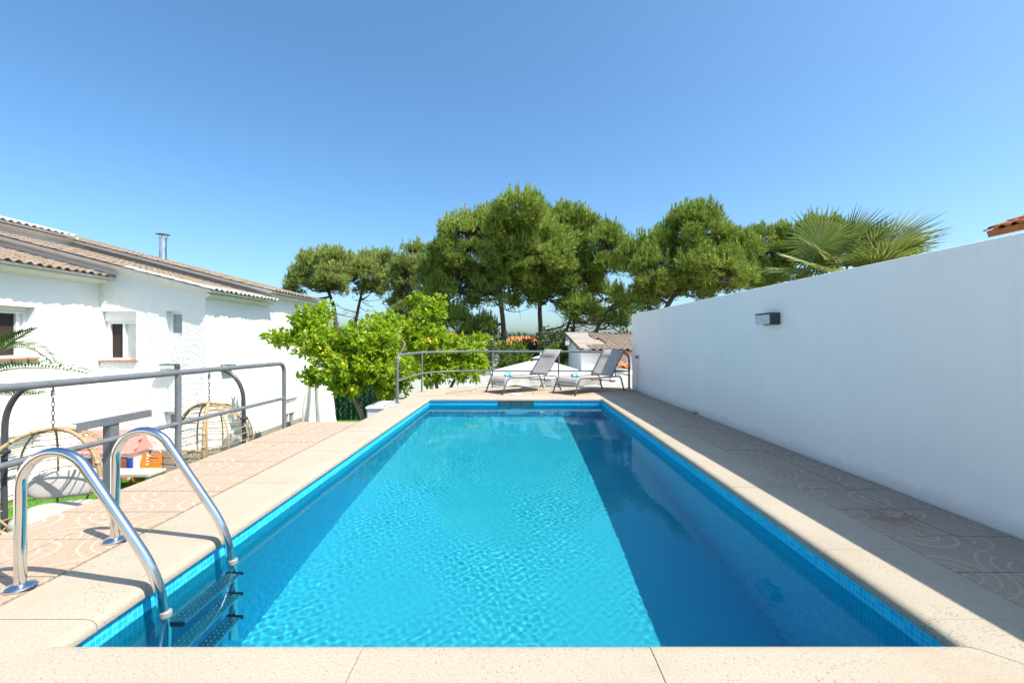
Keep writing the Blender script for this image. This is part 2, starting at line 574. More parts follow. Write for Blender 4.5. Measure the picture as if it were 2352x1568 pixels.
LXa, LXb = -2.94, XO
y = -0.4 + 0.1
rows = []
while y < 5.78:
    rows.append((y, y + 0.405)); y += 0.405
for (a_, c_) in rows:
    for (x0, x1) in ((LXa, (LXa + LXb) / 2), ((LXa + LXb) / 2, LXb)):
        paving([(x0, a_), (x1, a_), (x1, c_), (x0, c_)], random.choice((0, 0, 0, 2, 1)))
ylast = rows[-1][1]
for (x0, x1) in ((LXa, -2.42), (-2.42, LXb)):      # pale border stones closing the strip
    paving([(x0, ylast), (x1, ylast), (x1, 6.22), (x0, 6.22)], 0, M_BORDER, "border_stone")
RXa = PX1 + CW + 0.004
y = 0.55
while y < 10.3:
    y2 = min(y + 0.405, 10.58)
    for (f0, f1) in ((0, .5), (.5, 1.0)):
        def X(f, yy): return RXa + (wall_x(yy) - 0.004 - RXa) * f if f1 == 1.0 else RXa + 0.385 * 2 * f
        xa0, xa1 = (RXa, RXa) if f0 == 0 else (RXa + 0.385, RXa + 0.385)
        xb0, xb1 = (RXa + 0.385, RXa + 0.385) if f0 == 0 else (wall_x(y) - 0.012, wall_x(y2) - 0.012)
        paving([(xa0, y), (xb0, y), (xb1, y2), (xa1, y2)], random.choice((0, 2, 1, 3)))
    y = y2
# terrace beyond the pool: square tiles clipped by a pale curved border
FYa = PY1 + CW + 0.004
xs_t = np.linspace(-0.98, RXa, 8)
for i in range(7):
    for (ya, yb) in ((FYa, FYa + 0.40), (FYa + 0.40, FYa + 0.80), (FYa + 0.80, 10.58)):
        if i == 0 and yb > 10.1: continue
        paving([(xs_t[i], ya), (xs_t[i + 1], ya), (xs_t[i + 1], yb), (xs_t[i], yb)], random.choice((0, 1, 2, 3)))
paving([(-0.98, FYa + 0.80), (xs_t[1], FYa + 0.80), (xs_t[1], 10.43), (-0.90, 10.19), (-0.98, 10.185)], 0)
paving([(-1.40, FYa), (-0.985, FYa), (-0.985, 9.99), (-1.15, 9.86), (-1.32, 9.6)], 0)
edge_o = [(XO - 0.03, WY1 - 0.08 + 0.55)] + arc(XO + 1.25, 9.65, 1.29, 180, 90, 10)
edge_i = [(-1.41, FYa)] + arc(XO + 1.25, 9.58, 0.62, 172, 90, 10)
for k in range(0, 10, 2):
    k2 = min(k + 2, len(edge_o) - 1)
    paving([edge_o[j] for j in range(k, k2 + 1)] + [edge_i[min(j, len(edge_i) - 1)] for j in range(k2, k - 1, -1)], 0, M_BORDER, "border_stone", 0.0015)
xb = np.linspace(XO + 1.25, wall_x(10.6) - 0.005, 7)
for i in range(6):
    ya0 = 10.58 if i > 0 else 10.2
    paving([(xb[i], 10.583 if i else 10.21), (xb[i + 1], 10.583), (xb[i + 1], 10.93), (xb[i], 10.93)], 0, M_BORDER, "border_stone")
# paving behind the near coping
for i, x0 in enumerate(np.arange(LXb, 2.0, 0.405)):
    for y0 in (0.77, 0.365):
        paving([(x0, y0), (x0 + 0.405, y0), (x0 + 0.405, y0 + 0.405), (x0, y0 + 0.405)], random.choice((0, 1, 2, 3)))

# ---- tall white boundary wall
def make_plaster(name, col, bump, bscale, bdist, blotch=0.05):
    t = NT(name)
    geo = t.node("ShaderNodeNewGeometry").outputs["Position"]
    big = t.noise(geo, 0.8, 5.0, 0.6)
    c = t.ramp(big.outputs[0], [(0.3, tuple(x * (1 - blotch) for x in col)), (0.65, col)])
    n1 = t.noise(geo, bscale, 5.0, 0.6, 0.2)
    t.set(color=c, rough=0.9, spec=0.2, normal=t.bump(n1.outputs[0], bump, bdist))
    return t.m
def make_wall():
    t = NT("pool_wall_plaster")
    geo = t.node("ShaderNodeNewGeometry").outputs["Position"]
    big = t.noise(geo, 0.7, 6.0, 0.65)
    c = t.ramp(big.outputs[0], [(0.3, (0.88, 0.845, 0.80)), (0.65, (0.93, 0.895, 0.85))])
    sep = t.node("ShaderNodeSeparateXYZ"); t.link(geo, sep.inputs[0])
    st = t.node("ShaderNodeVectorMath", operation='MULTIPLY'); st.inputs[1].default_value = (7.0, 7.0, 0.35)
    t.link(geo, st.inputs[0])
    streak = t.noise(st.outputs[0], 1.6, 5.0, 0.7)
    sm = t.ramp(streak.outputs[0], [(0.55, (0,) * 3), (0.78, (0.16,) * 3)])
    c = t.mix(sm, c, (0.60, 0.585, 0.56))
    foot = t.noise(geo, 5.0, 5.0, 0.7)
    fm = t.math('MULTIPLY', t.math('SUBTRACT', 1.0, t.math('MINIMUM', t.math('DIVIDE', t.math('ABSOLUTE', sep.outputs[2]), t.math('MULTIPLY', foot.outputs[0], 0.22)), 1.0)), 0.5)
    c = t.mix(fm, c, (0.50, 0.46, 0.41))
    n1 = t.noise(geo, 26.0, 6.0, 0.65, 0.3)
    n2 = t.noise(geo, 1.7, 3.0, 0.5)
    nb = t.bump(n2.outputs[0], 0.35, 0.05)
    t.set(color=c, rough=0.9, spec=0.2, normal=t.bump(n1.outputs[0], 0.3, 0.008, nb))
    return t.m
M_PLASTER = make_plaster("smooth_plaster", (0.88, 0.865, 0.84), 0.22, 45.0, 0.006, 0.04)
wb = MB()
y0, y1 = -4.0, 10.42
wb.add([(wall_x(y0), y0, GZ), (wall_x(y0) + .22, y0, GZ), (wall_x(y1) + .22, y1, GZ), (wall_x(y1), y1, GZ),
        (wall_x(y0), y0, 1.705), (wall_x(y0) + .22, y0, 1.705), (wall_x(y1) + .22, y1, 1.705), (wall_x(y1), y1, 1.705)],
       [(0, 3, 2, 1), (4, 5, 6, 7), (0, 1, 5, 4), (1, 2, 6, 5), (2, 3, 7, 6), (3, 0, 4, 7)])
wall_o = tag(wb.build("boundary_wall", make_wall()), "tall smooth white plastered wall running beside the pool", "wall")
bv = wall_o.modifiers.new("bevel", 'BEVEL'); bv.width = 0.008; bv.segments = 2

# ---- ground and lawn
def make_ground():
    t = NT("dry_ground")
    geo = t.node("ShaderNodeNewGeometry").outputs["Position"]
    n = t.noise(geo, 0.25, 6.0, 0.65)
    t.set(color=t.ramp(n.outputs[0], [(0.3, (0.07, 0.085, 0.03)), (0.5, (0.13, 0.13, 0.055)), (0.7, (0.22, 0.18, 0.11))]), rough=0.95,
          normal=t.bump(t.noise(geo, 8.0, 5.0).outputs[0], 0.6, 0.05))
    return t.m
gr = MB().quad((-700, -300, GZ - 0.02), (700, -300, GZ - 0.02), (700, 1200, GZ - 0.02), (-700, 1200, GZ - 0.02))
tag(gr.build("ground", make_ground()), kind="structure")
tag(MB().prism([(-8.5, -12), (wall_x(-4), -12), (wall_x(-4), -3.005), (-8.5, -3.005)], GZ - 0.05, -0.006).build("bounce_terrace", M_PAVE), kind="structure")  # unseen terrace added behind the camera to bounce sunlight into the shade
# ================================================================== railings, ladder, loungers
M_RAIL = mat("grey_painted_steel", (0.135, 0.150, 0.165), 0.45, 0.0, var=0.12, vscale=14, bump=0.12, bscale=220, bdist=0.001)
M_STEEL = mat("polished_steel", (0.70, 0.70, 0.69), 0.13, 1.0, var=0.05, vscale=9)
M_BLACKPL = mat("black_plastic", (0.018, 0.018, 0.02), 0.5)

def local(mb, root):
    mb.v = [(p[0] - root.location.x, p[1] - root.location.y, p[2] - root.location.z) for p in mb.v]
    return mb
def part(mb, name, m, root, smooth=False, angle=None, parent=None):
    """world-space shape -> part of an unrotated root (or sub-part of one of its parts)"""
    return local(mb, root).build(name, m, parent or root, smooth, angle)

RT, RMID, RR, RRM = 0.845, 0.393, 0.0245, 0.0195
# railing along the garden edge
rl = empty("railing", (-2.955, 5.78, 0), label="grey tubular railing along the tiled edge beside the ladder, two rails high", cat="railing")
part(MB().tube(fillet([(-2.955, -1.2, RT), (-2.955, 5.78, RT - 0.03), (-2.955, 5.78, -0.02)], 0.13, 8), RR, 14), "handrail", M_RAIL, rl, True, 40)
part(MB().tube([(-2.955, -1.2, RMID), (-2.955, 5.78, RMID - 0.02)], RRM, 12), "mid_rail", M_RAIL, rl, True, 40)
for py in (3.97, 2.0, 0.1):
    part(MB().tube([(-2.955, py, -0.02), (-2.955, py, RT - 0.012)], RR, 14), "post", M_RAIL, rl, True, 40)
    part(MB().lathe([(0.05, 0), (0.05, 0.006), (0.028, 0.012)], 16, Matrix.Translation((-2.955, py, -0.002))), "base_plate", M_RAIL, rl)
# railing round the far terrace
rl2 = empty("railing", (-2.12, 8.07, 0), label="curved grey tubular railing around the sun lounger terrace", cat="railing")
path = [(-2.12, 8.07), (-2.10, 9.3)] + [(p[0], p[1]) for p in arc(-1.02, 9.62, 1.07, 170, 92, 8)] + [(-0.57, 10.70), (0.99, 10.77), (2.605, 10.55)]
p3 = [Vector((x, y, RT)) for x, y in path]
hp = [Vector((-2.12, 8.07, -0.02))] + p3 + [Vector((2.605, 10.55, -0.02))]
part(MB().tube(fillet(hp, [0.12] + [0.1] * (len(p3) - 2) + [0.22], 6), RR, 14), "handrail", M_RAIL, rl2, True, 40)
part(MB().tube(fillet([Vector((v.x, v.y, RMID)) for v in p3], 0.1, 4), RRM, 12), "mid_rail", M_RAIL, rl2, True, 40)
for (px, py) in ((-2.055, 9.85), (-0.57, 10.70), (0.99, 10.77)):
    part(MB().tube([(px, py, -0.02), (px, py, RT - 0.012)], RR * 0.8, 12), "post", M_RAIL, rl2, True, 40)
for (px, py) in ((-2.12, 8.07), (2.605, 10.55)):
    part(MB().box((px, py, 0.004), (0.10, 0.09, 0.008)), "base_plate", M_RAIL, rl2)

# steel angle on a post, standing in the garden just below the deck edge
tb = empty("steel_support", (-3.32, 3.74, GZ), label="dark grey steel angle bar on a square post behind the railing", cat="support")
b = MB().box((-3.32, 3.76, 0.475), (0.045, 0.70, 0.005)).box((-3.2995, 3.76, 0.447), (0.005, 0.70, 0.056))
part(b, "angle_bar", M_RAIL, tb)
part(MB().box((-3.335, 3.74, (GZ + 0.472) / 2), (0.06, 0.085, 0.472 - GZ)), "post", M_RAIL, tb)

# ---- pool ladder
ld = empty("pool_ladder", (-1.9, 2.27, 0), label="stainless steel pool ladder with curved handrails and ribbed treads", cat="ladder")
LY = (2.03, 2.51)
for ly in LY:
    pts = [(-2.215, ly, -0.02), (-2.215, ly, 0.42)]
    for a in np.linspace(180, 42, 14):
        pts.append((-2.055 + 0.16 * math.cos(R(a)), ly, 0.44 + 0.165 * math.sin(R(a))))
    tail = fillet([pts[-1], (-1.60, ly, 0.055), (-1.565, ly, -0.20), (-1.565, ly, -0.98)], [0.14, 0.05], 6)
    pts = pts + [tuple(v) for v in tail[1:]]
    part(MB().tube(pts, 0.0215, 18), "handrail", M_STEEL, ld, True, 50)
    part(MB().lathe([(0.058, 0.0), (0.058, 0.006), (0.050, 0.014), (0.030, 0.019), (0.022, 0.02)], 28, Matrix.Translation((-2.215, ly, 0.0))), "flange", M_STEEL, ld, True, 35)
    part(MB().lathe([(0.0235, 0), (0.0245, 0.004), (0.0245, 0.028), (0.0235, 0.032)], 18, Matrix.Translation((-1.566, ly, -0.135))), "clear_sleeve", mat("sleeve", (0.26, 0.27, 0.26), 0.35), ld, True)
M_TREAD = mat("tread_steel", (0.62, 0.63, 0.64), 0.24, 1.0, var=0.15, vscale=60)
for tz in (-0.235, -0.485, -0.735):
    b = MB().box((-1.545, 2.27, tz), (0.085, 0.44, 0.022), bev=0.006)
    tr = part(b, "tread", M_TREAD, ld)
    s_ = MB()
    for iy in range(15):
        for ix in range(3):
            s_.lathe([(0.009, 0.0), (0.007, 0.004), (0.0, 0.005)], 8, Matrix.Translation((-1.570 + ix * 0.026, 2.085 + iy * 0.0265, tz + 0.0105)))
    part(s_, "anti_slip_studs", M_TREAD, ld, True, None, tr)["kind"] = "stuff"
    for ly, sg in zip(LY, (1, -1)):
        part(MB().box((-1.545, ly + sg * 0.021, tz), (0.095, 0.02, 0.034), bev=0.008), "end_cap", M_BLACKPL, ld, False, None, tr)

# ---- sun loungers
def make_sling():
    t = NT("sling_fabric")
    co = t.coords()
    w1 = t.node("ShaderNodeTexWave"); w1.inputs["Scale"].default_value = 140; t.link(co, w1.inputs["Vector"])
    nz = t.noise(co, 7, 3)
    c = t.ramp(nz.outputs[0], [(0.3, (0.33, 0.305, 0.285)), (0.7, (0.385, 0.36, 0.335))])
    t.set(color=c, rough=0.75, spec=0.25, normal=t.bump(w1.outputs[0], 0.15, 0.001))
    return t.m
M_SLING = make_sling()
M_LFRAME = mat("taupe_aluminium", (0.15, 0.125, 0.108), 0.42, 0.0, var=0.06)
def make_lounger(loc, ang, label):
    """local x runs from foot to head, y across"""
    r = empty("sun_lounger", (loc[0], loc[1], 0), ang, label, "sun lounger", "grey sun loungers on the terrace")
    W = 0.31
    for s in (-1, 1):
        y = s * W
        side = fillet([(0.0, y, 0.0), (0.085, y, 0.20), (0.16, y, 0.345), (0.55, y, 0.325), (1.30, y, 0.325), (1.48, y, 0.32), (1.54, y, 0.15), (1.60, y, 0.0)], [0.05, 0.14, 0.1, 0.1, 0.12, 0.05], 6)
        MB().tube(side, 0.0165, 10).build("side_frame", M_LFRAME, r, True)
        MB().lathe([(0.019, 0.0), (0.021, 0.008), (0.018, 0.03)], 10, Matrix.Translation((0.002 if s else 0, y, 0.0))).build("foot_cap", M_BLACKPL, r)
        MB().lathe([(0.019, 0.0), (0.021, 0.008), (0.018, 0.03)], 10, Matrix.Translation((1.597, y, 0.0))).build("foot_cap", M_BLACKPL, r)
        MB().tube([(1.335, y * 0.86, 0.30), (1.37, y * 0.86, 0.47)], 0.010, 8).build("strut", M_LFRAME, r, True)
    MB().tube([(0.075, -W, 0.185), (0.075, W, 0.185)], 0.012, 10).build("cross_bar", M_LFRAME, r, True)
    MB().tube(fillet([(1.16, -W * 0.86, 0.305), (1.16, -W * 0.86, 0.215), (1.36, -W * 0.86, 0.215), (1.36, W * 0.86, 0.215), (1.16, W * 0.86, 0.215), (1.16, W * 0.86, 0.305)], 0.03, 3), 0.010, 8).build("support_bar", M_LFRAME, r, True)
    # seat sling, dipping a little and rolling over the foot end
    xs_ = [0.065, 0.08, 0.105, 0.14, 0.18, 0.26, 0.4, 0.55, 0.7, 0.85, 1.0, 1.1, 1.175]
    zs_ = [0.215, 0.255, 0.30, 0.335, 0.348, 0.345, 0.335, 0.326, 0.322, 0.322, 0.322, 0.326, 0.330]
    ysn = np.linspace(-W + 0.012, W - 0.012, 9)
    vs, fs = [], []
    for i, (x, z) in enumerate(zip(xs_, zs_)):
        for yv in ysn:
            dip = 0.030 * (1 - (yv / W) ** 2) * min(1, max(0, (x - 0.12) / 0.25))
            vs.append((x, yv, z - dip))
    for i in range(len(xs_) - 1):
        for j in range(8):
            fs.append((i * 9 + j, i * 9 + j + 1, (i + 1) * 9 + j + 1, (i + 1) * 9 + j))
    o = MB().add(vs, fs).build("seat_sling", M_SLING, r, True)
    sm = o.modifiers.new("thickness", 'SOLIDIFY'); sm.thickness = 0.004
    # raised backrest
    A = Vector((1.185, 0, 0.335)); B = Vector((1.635, 0, 0.90)); d = (B - A).normalized(); n = Vector((-d.z, 0, d.x)); L = (B - A).length
    fr_ = fillet([A + Vector((0, -W + .015, 0)), B + Vector((0, -W + .015, 0)), B + Vector((0, W - .015, 0)), A + Vector((0, W - .015, 0))], 0.025, 4)
    MB().tube(fr_, 0.0125, 10).build("backrest_frame", M_LFRAME, r, True)
    vs, fs = [], []
    ts = [0.0, .1, .25, .45, .6, .68, .70, .72, .80, .88, .91, .93, 1.0]
    puff = [0, 0, 0, 0, 0, 0, .004, .012, .022, .014, .004, 0, 0]
    for i, tt in enumerate(ts):
        for yv in ysn:
            e = (1 - (yv / W) ** 2)
            q = A + d * (L * tt) + n * (puff[i] * e ** 0.5 - 0.010 * e * math.sin(math.pi * min(1, tt / .7)) + 0.006)
            vs.append((q.x, yv, q.z))
    for i in range(len(ts) - 1):
        for j in range(8):
            fs.append((i * 9 + j, i * 9 + j + 1, (i + 1) * 9 + j + 1, (i + 1) * 9 + j))
    o = MB().add(vs, fs).build("backrest_sling", M_SLING, r, True)
    sm = o.modifiers.new("thickness", 'SOLIDIFY'); sm.thickness = 0.004
    return r
make_lounger((-0.481, 9.525), R(36.5), "grey sling sun lounger wholly in the sun, beside the parasol")
make_lounger((0.96, 9.33), R(40.0), "grey sling sun lounger with its head half shaded by the white wall")

def make_towel():
    t = NT("dotted_towel")
    co = t.coords()
    vo = t.node("ShaderNodeTexVoronoi"); vo.inputs["Scale"].default_value = 17; vo.inputs["Randomness"].default_value = 0.35
    t.link(co, vo.inputs["Vector"])
    c = t.mix(t.math('LESS_THAN', vo.outputs["Distance"], 0.36), (0.03, 0.42, 0.52), (0.80, 0.84, 0.84))
    nz = t.noise(co, 260, 2)
    t.set(color=c, rough=0.95, spec=0.1, normal=t.bump(nz.outputs[0], 0.8, 0.004))
    return t.m
M_TOWEL = make_towel()
def towel(loc, rz, label):
    r = empty("rolled_towel", loc, rz, label, "towel", "turquoise towels rolled on the loungers")
    vs, fs = [], []
    turns, n = 3.2, 80
    Lw = 0.15
    prof = []
    for i in range(n + 1):
        a = turns * 2 * math.pi * i / n
        rad = 0.010 + 0.050 * (i / n)
        prof.append((rad * math.cos(a) * 1.08, rad * math.sin(a) * 0.9 + 0.052))
    ys_ = [-Lw / 2, -Lw / 2 + 0.008, -0.03, 0.0, 0.03, Lw / 2 - 0.008, Lw / 2]
    for k, y in enumerate(ys_):
        for i, (px, pz) in enumerate(prof):
            w = 1 + 0.04 * math.sin(9 * y / Lw + i * 0.35)
            tele = 0.012 * (1 - i / n) * (1 if y > 0 else -1) * (1 if abs(y) > 0.06 else 0)
            vs.append((px * w, y + tele, pz * w))
    m = n + 1
    for k in range(len(ys_) - 1):
        for i in range(n):
            fs.append((k * m + i, k * m + i + 1, (k + 1) * m + i + 1, (k + 1) * m + i))
    o = MB().add(vs, fs).build("roll", M_TOWEL, r, True)
    s = o.modifiers.new("thickness", 'SOLIDIFY'); s.thickness = 0.012; s.offset = 0
    MB().tube([(0.058 * math.cos(a) * 1.1, 0.012 * math.sin(3 * a), 0.052 + 0.056 * math.sin(a)) for a in np.linspace(0, 2 * math.pi, 28, endpoint=False)], 0.006, 6, False, True).build("tied_band", M_TOWEL, r, True)
    return r
def on_lounger(loc, ang, x, y, z):
    return (loc[0] + x * math.cos(ang) - y * math.sin(ang), loc[1] + x * math.sin(ang) + y * math.cos(ang), z)
towel(on_lounger((-0.481, 9.525), R(36.5), 0.42, 0.06, 0.312), R(36.5 + 70), "turquoise dotted towel roll on the lounger beside the parasol")
towel(on_lounger((0.96, 9.33), R(40), 0.42, 0.06, 0.312), R(40 + 65), "turquoise dotted towel roll on the half-shaded lounger")

# ---- wall lamp on the tall wall, socket with cable, skimmer lid
M_LAMPBODY = mat("anthracite_lamp", (0.045, 0.052, 0.062), 0.5, bump=0.25, bscale=320, bdist=0.001)
M_LAMPGLASS = mat("frosted_glass", (0.60, 0.62, 0.60), 0.25, var=0.1, vscale=18)
def wall_lamp(loc, rz, label, L=0.31, H=0.125, D=0.105):
    """local: -y points away from the wall, x runs along it"""
    r = empty("wall_lamp", loc, rz, label, "lamp", "box wall lamps")
    MB().box((L / 2 - 0.012, -D / 2, 0), (0.024, D, H), bev=0.003).build("end_plate", M_LAMPBODY, r)
    MB().box((-0.012, -D / 2, H / 2 - 0.006), (L - 0.024, D, 0.012)).build("top_plate", M_LAMPBODY, r)
    MB().box((0.03, -0.022, -H / 2 + 0.007), (L - 0.09, 0.044, 0.014)).build("bottom_plate", M_LAMPBODY, r)
    MB().box((-0.012, -0.004, 0), (L - 0.026, 0.006, H - 0.03)).build("back_plate", M_LAMPBODY, r)
    MB().box((-0.016, -D / 2 - 0.012, -0.004), (L - 0.034, D - 0.034, H - 0.022), bev=0.004).build("diffuser", M_LAMPGLASS, r)
    return r
yl = 4.93
wl_ = wall_lamp((wall_x(yl) - 0.001, yl, 1.335), R(-90) + math.atan(0.02287), "dark grey box lamp with frosted glass on the tall pool wall")
sk = empty("wall_socket", (wall_x(9.9), 9.9, 0.745), label="small grey socket with a hanging white cable on the pool wall", cat="socket")
part(MB().box((wall_x(9.9) - 0.02, 9.9, 0.745), (0.04, 0.075, 0.085), bev=0.006), "socket_box", mat("grey_plastic", (0.42, 0.42, 0.41), 0.5), sk)
part(MB().box((wall_x(9.9) - 0.052, 9.895, 0.75), (0.03, 0.05, 0.06), bev=0.006), "plug", M_LAMPBODY, sk)
part(MB().tube(smooth_path([(wall_x(9.9) - 0.02, 9.91, 0.70), (wall_x(9.9) - 0.015, 9.93, 0.4), (wall_x(9.9) - 0.02, 9.91, 0.12), (wall_x(10.0) - 0.03, 10.02, 0.01), (wall_x(10.2) - 0.03, 10.2, 0.004)], 3), 0.006, 6), "cable", mat("cable_grey", (0.62, 0.62, 0.60), 0.5), sk, True)
lid = tag(MB().lathe([(0.125, 0.0), (0.125, 0.008), (0.118, 0.013), (0.10, 0.014), (0.098, 0.010), (0.0, 0.010)], 36, Matrix.Identity(4)).build("skimmer_lid", M_WHITEPL, None, True, 30), "round white plastic skimmer lid set in the terrace paving", "lid")
lid.location = (-0.01, 9.36, 0.001)
# ================================================================== the white house
M_STUCCO = make_plaster("rough_stucco", (0.83, 0.83, 0.82), 0.9, 16.0, 0.030, 0.03)
M_RENDER = make_plaster("white_render", (0.83, 0.83, 0.82), 0.35, 26.0, 0.012, 0.03)
M_TRIM = mat("cream_trim", (0.78, 0.76, 0.72), 0.8, var=0.05)
def make_roof_tile(name, a, b_, c, lichen=True):
    t = NT(name)
    geo = t.node("ShaderNodeNewGeometry").outputs["Position"]
    info = t.node("ShaderNodeObjectInfo").outputs["Random"]
    n = t.noise(geo, 7.0, 6.0, 0.7)
    col = t.ramp(n.outputs[0], [(0.25, a), (0.5, b_), (0.75, c)])
    col = t.mix(t.math('MULTIPLY', info, 0.35), col, a)
    if lichen:
        n2 = t.noise(geo, 2.6, 4.0, 0.7)
        col = t.mix(t.ramp(n2.outputs[0], [(0.70, (0,) * 3), (0.74, (0.8,) * 3)]), col, (0.42, 0.17, 0.02))
        n3 = t.noise(geo, 30.0, 3.0, 0.7)
        col = t.mix(t.ramp(n3.outputs[0], [(0.62, (0,) * 3), (0.72, (0.5,) * 3)]), col, (0.45, 0.42, 0.37))
    t.set(color=col, rough=0.92, spec=0.2, normal=t.bump(t.noise(geo, 60, 5).outputs[0], 0.4, 0.006))
    return t.m
M_RTILE = make_roof_tile("weathered_roof_tile", (0.14, 0.108, 0.08), (0.25, 0.195, 0.147), (0.35, 0.285, 0.22))
M_RTILE_W = make_roof_tile("whitewashed_roof_tile", (0.34, 0.30, 0.26), (0.46, 0.42, 0.37), (0.58, 0.55, 0.51), False)
M_RTILE_P = make_roof_tile("painted_roof_tile", (0.66, 0.64, 0.61), (0.74, 0.73, 0.71), (0.80, 0.79, 0.78), False)
M_RTILE_O = make_roof_tile("orange_roof_tile", (0.42, 0.13, 0.05), (0.55, 0.19, 0.075), (0.62, 0.27, 0.13), False)
M_RTILE_B = make_roof_tile("brown_roof_tile", (0.20, 0.155, 0.115), (0.30, 0.24, 0.185), (0.40, 0.33, 0.26), False)

TW, TE, TLN = 0.205, 0.345, 0.43
PROF = [(0.0, 0.016), (0.035, 0.002), (0.075, 0.012), (0.095, 0.040), (0.14, 0.060), (0.185, 0.042), (0.207, 0.016)]
def tile_mesh(name, m, scale=1.0):
    vs, fs = [], []
    n = len(PROF)
    for (u, z) in PROF: vs.append((u * scale, 0.0, (z + 0.024) * scale))
    for (u, z) in PROF: vs.append((u * scale, TLN * scale, (z + 0.002) * scale))
    for (u, z) in PROF: vs.append((u * scale, 0.0, (z + 0.008) * scale))
    for i in range(n - 1):
        fs.append((i, i + 1, n + i + 1, n + i))
        fs.append((2 * n + i, 2 * n + i + 1, i + 1, i))
    me = bpy.data.meshes.new(name)
    me.from_pydata(vs, [], fs)
    me.materials.append(m)
    me.polygons.foreach_set("use_smooth", [i % 2 == 0 for i in range(len(fs))])
    me.update()
    return me
def frame(o, u, s):
    u, s = Vector(u).normalized(), Vector(s).normalized()
    n = u.cross(s)
    M = Matrix((u, s, n)).transposed().to_4x4()
    M.translation = Vector(o)
    return M
def in_view(p):
    if p.y < 0.5: return False
    qx = 1187 + 1045 * p.x / p.y; qy = 782.5 - 1045 * (p.z - CAM_H) / p.y
    return -60 < qx < 2412 and -60 < qy < 1630
def lay_tiles(cands, roof, F, ncol, nrow, me, scale=1.0, skip=None):
    for r_ in range(nrow):
        for c_ in range(ncol):
            if skip and skip(c_, r_): continue
            L = Matrix.Translation((c_ * TW * scale + random.uniform(-.004, .004), r_ * TE * scale + random.uniform(-.012, .012), random.uniform(-.002, .004))) @ Matrix.Rotation(random.uniform(-.018, .018), 4, 'Z')
            W = F @ L
            m_ = me(c_, r_) if callable(me) else me
            cands.append((W.translation.length if in_view(W.translation) else 1e3 + W.translation.length, W, roof, m_))
def finish_tiles(root, cands, n=290):
    cands.sort(key=lambda c: c[0])
    rest = {}
    for i, (d, W, roof, me) in enumerate(cands):
        if i < n and d < 1e3:
            o = bpy.data.objects.new("roof_tile", me)
            link(o, roof)
            o.matrix_local = Matrix.Translation(-root.location) @ W
        else:
            rest.setdefault((roof.name, me.name), (roof, me, []))[2].append(W)
    for (roof, me, Ws) in rest.values():
        co = np.array([v.co for v in me.vertices]); fs = [tuple(p.vertices) for p in me.polygons]
        b = MB()
        for W in Ws:
            A = np.array((Matrix.Translation(-root.location) @ W))
            b.add([tuple(x) for x in (co @ A[:3, :3].T + A[:3, 3])], fs)
        o = b.build("roof_tiles", me.materials[0], roof, True, 50)
        o["kind"] = "stuff"

def wall_holes(mb, O, U, V, W, H, holes, depth, N):
    """rectangular wall face with real recesses; holes = (u0,u1,v0,v1)"""
    O, U, V, N = Vector(O), Vector(U), Vector(V), Vector(N)
    us = sorted({0.0, W, *[h[0] for h in holes], *[h[1] for h in holes]})
    vs = sorted({0.0, H, *[h[2] for h in holes], *[h[3] for h in holes]})
    P = lambda u, v, d=0.0: O + U * u + V * v - N * d
    flip = U.cross(V).dot(N) < 0
    def q(a, b, c, d):
        mb.quad(*((d, c, b, a) if flip else (a, b, c, d)))
    for i in range(len(us) - 1):
        for j in range(len(vs) - 1):
            cu, cv = (us[i] + us[i + 1]) / 2, (vs[j] + vs[j + 1]) / 2
            if any(h[0] < cu < h[1] and h[2] < cv < h[3] for h in holes): continue
            q(P(us[i], vs[j]), P(us[i + 1], vs[j]), P(us[i + 1], vs[j + 1]), P(us[i], vs[j + 1]))
    for (a, b_, c, d) in holes:
        q(P(a, c), P(a, c, depth), P(a, d, depth), P(a, d)) if False else None
        q(P(a, c), P(a, d), P(a, d, depth), P(a, c, depth))
        q(P(b_, d), P(b_, c), P(b_, c, depth), P(b_, d, depth))
        q(P(b_, c), P(a, c), P(a, c, depth), P(b_, c, depth))
        q(P(a, d), P(b_, d), P(b_, d, depth), P(a, d, depth))
    return mb

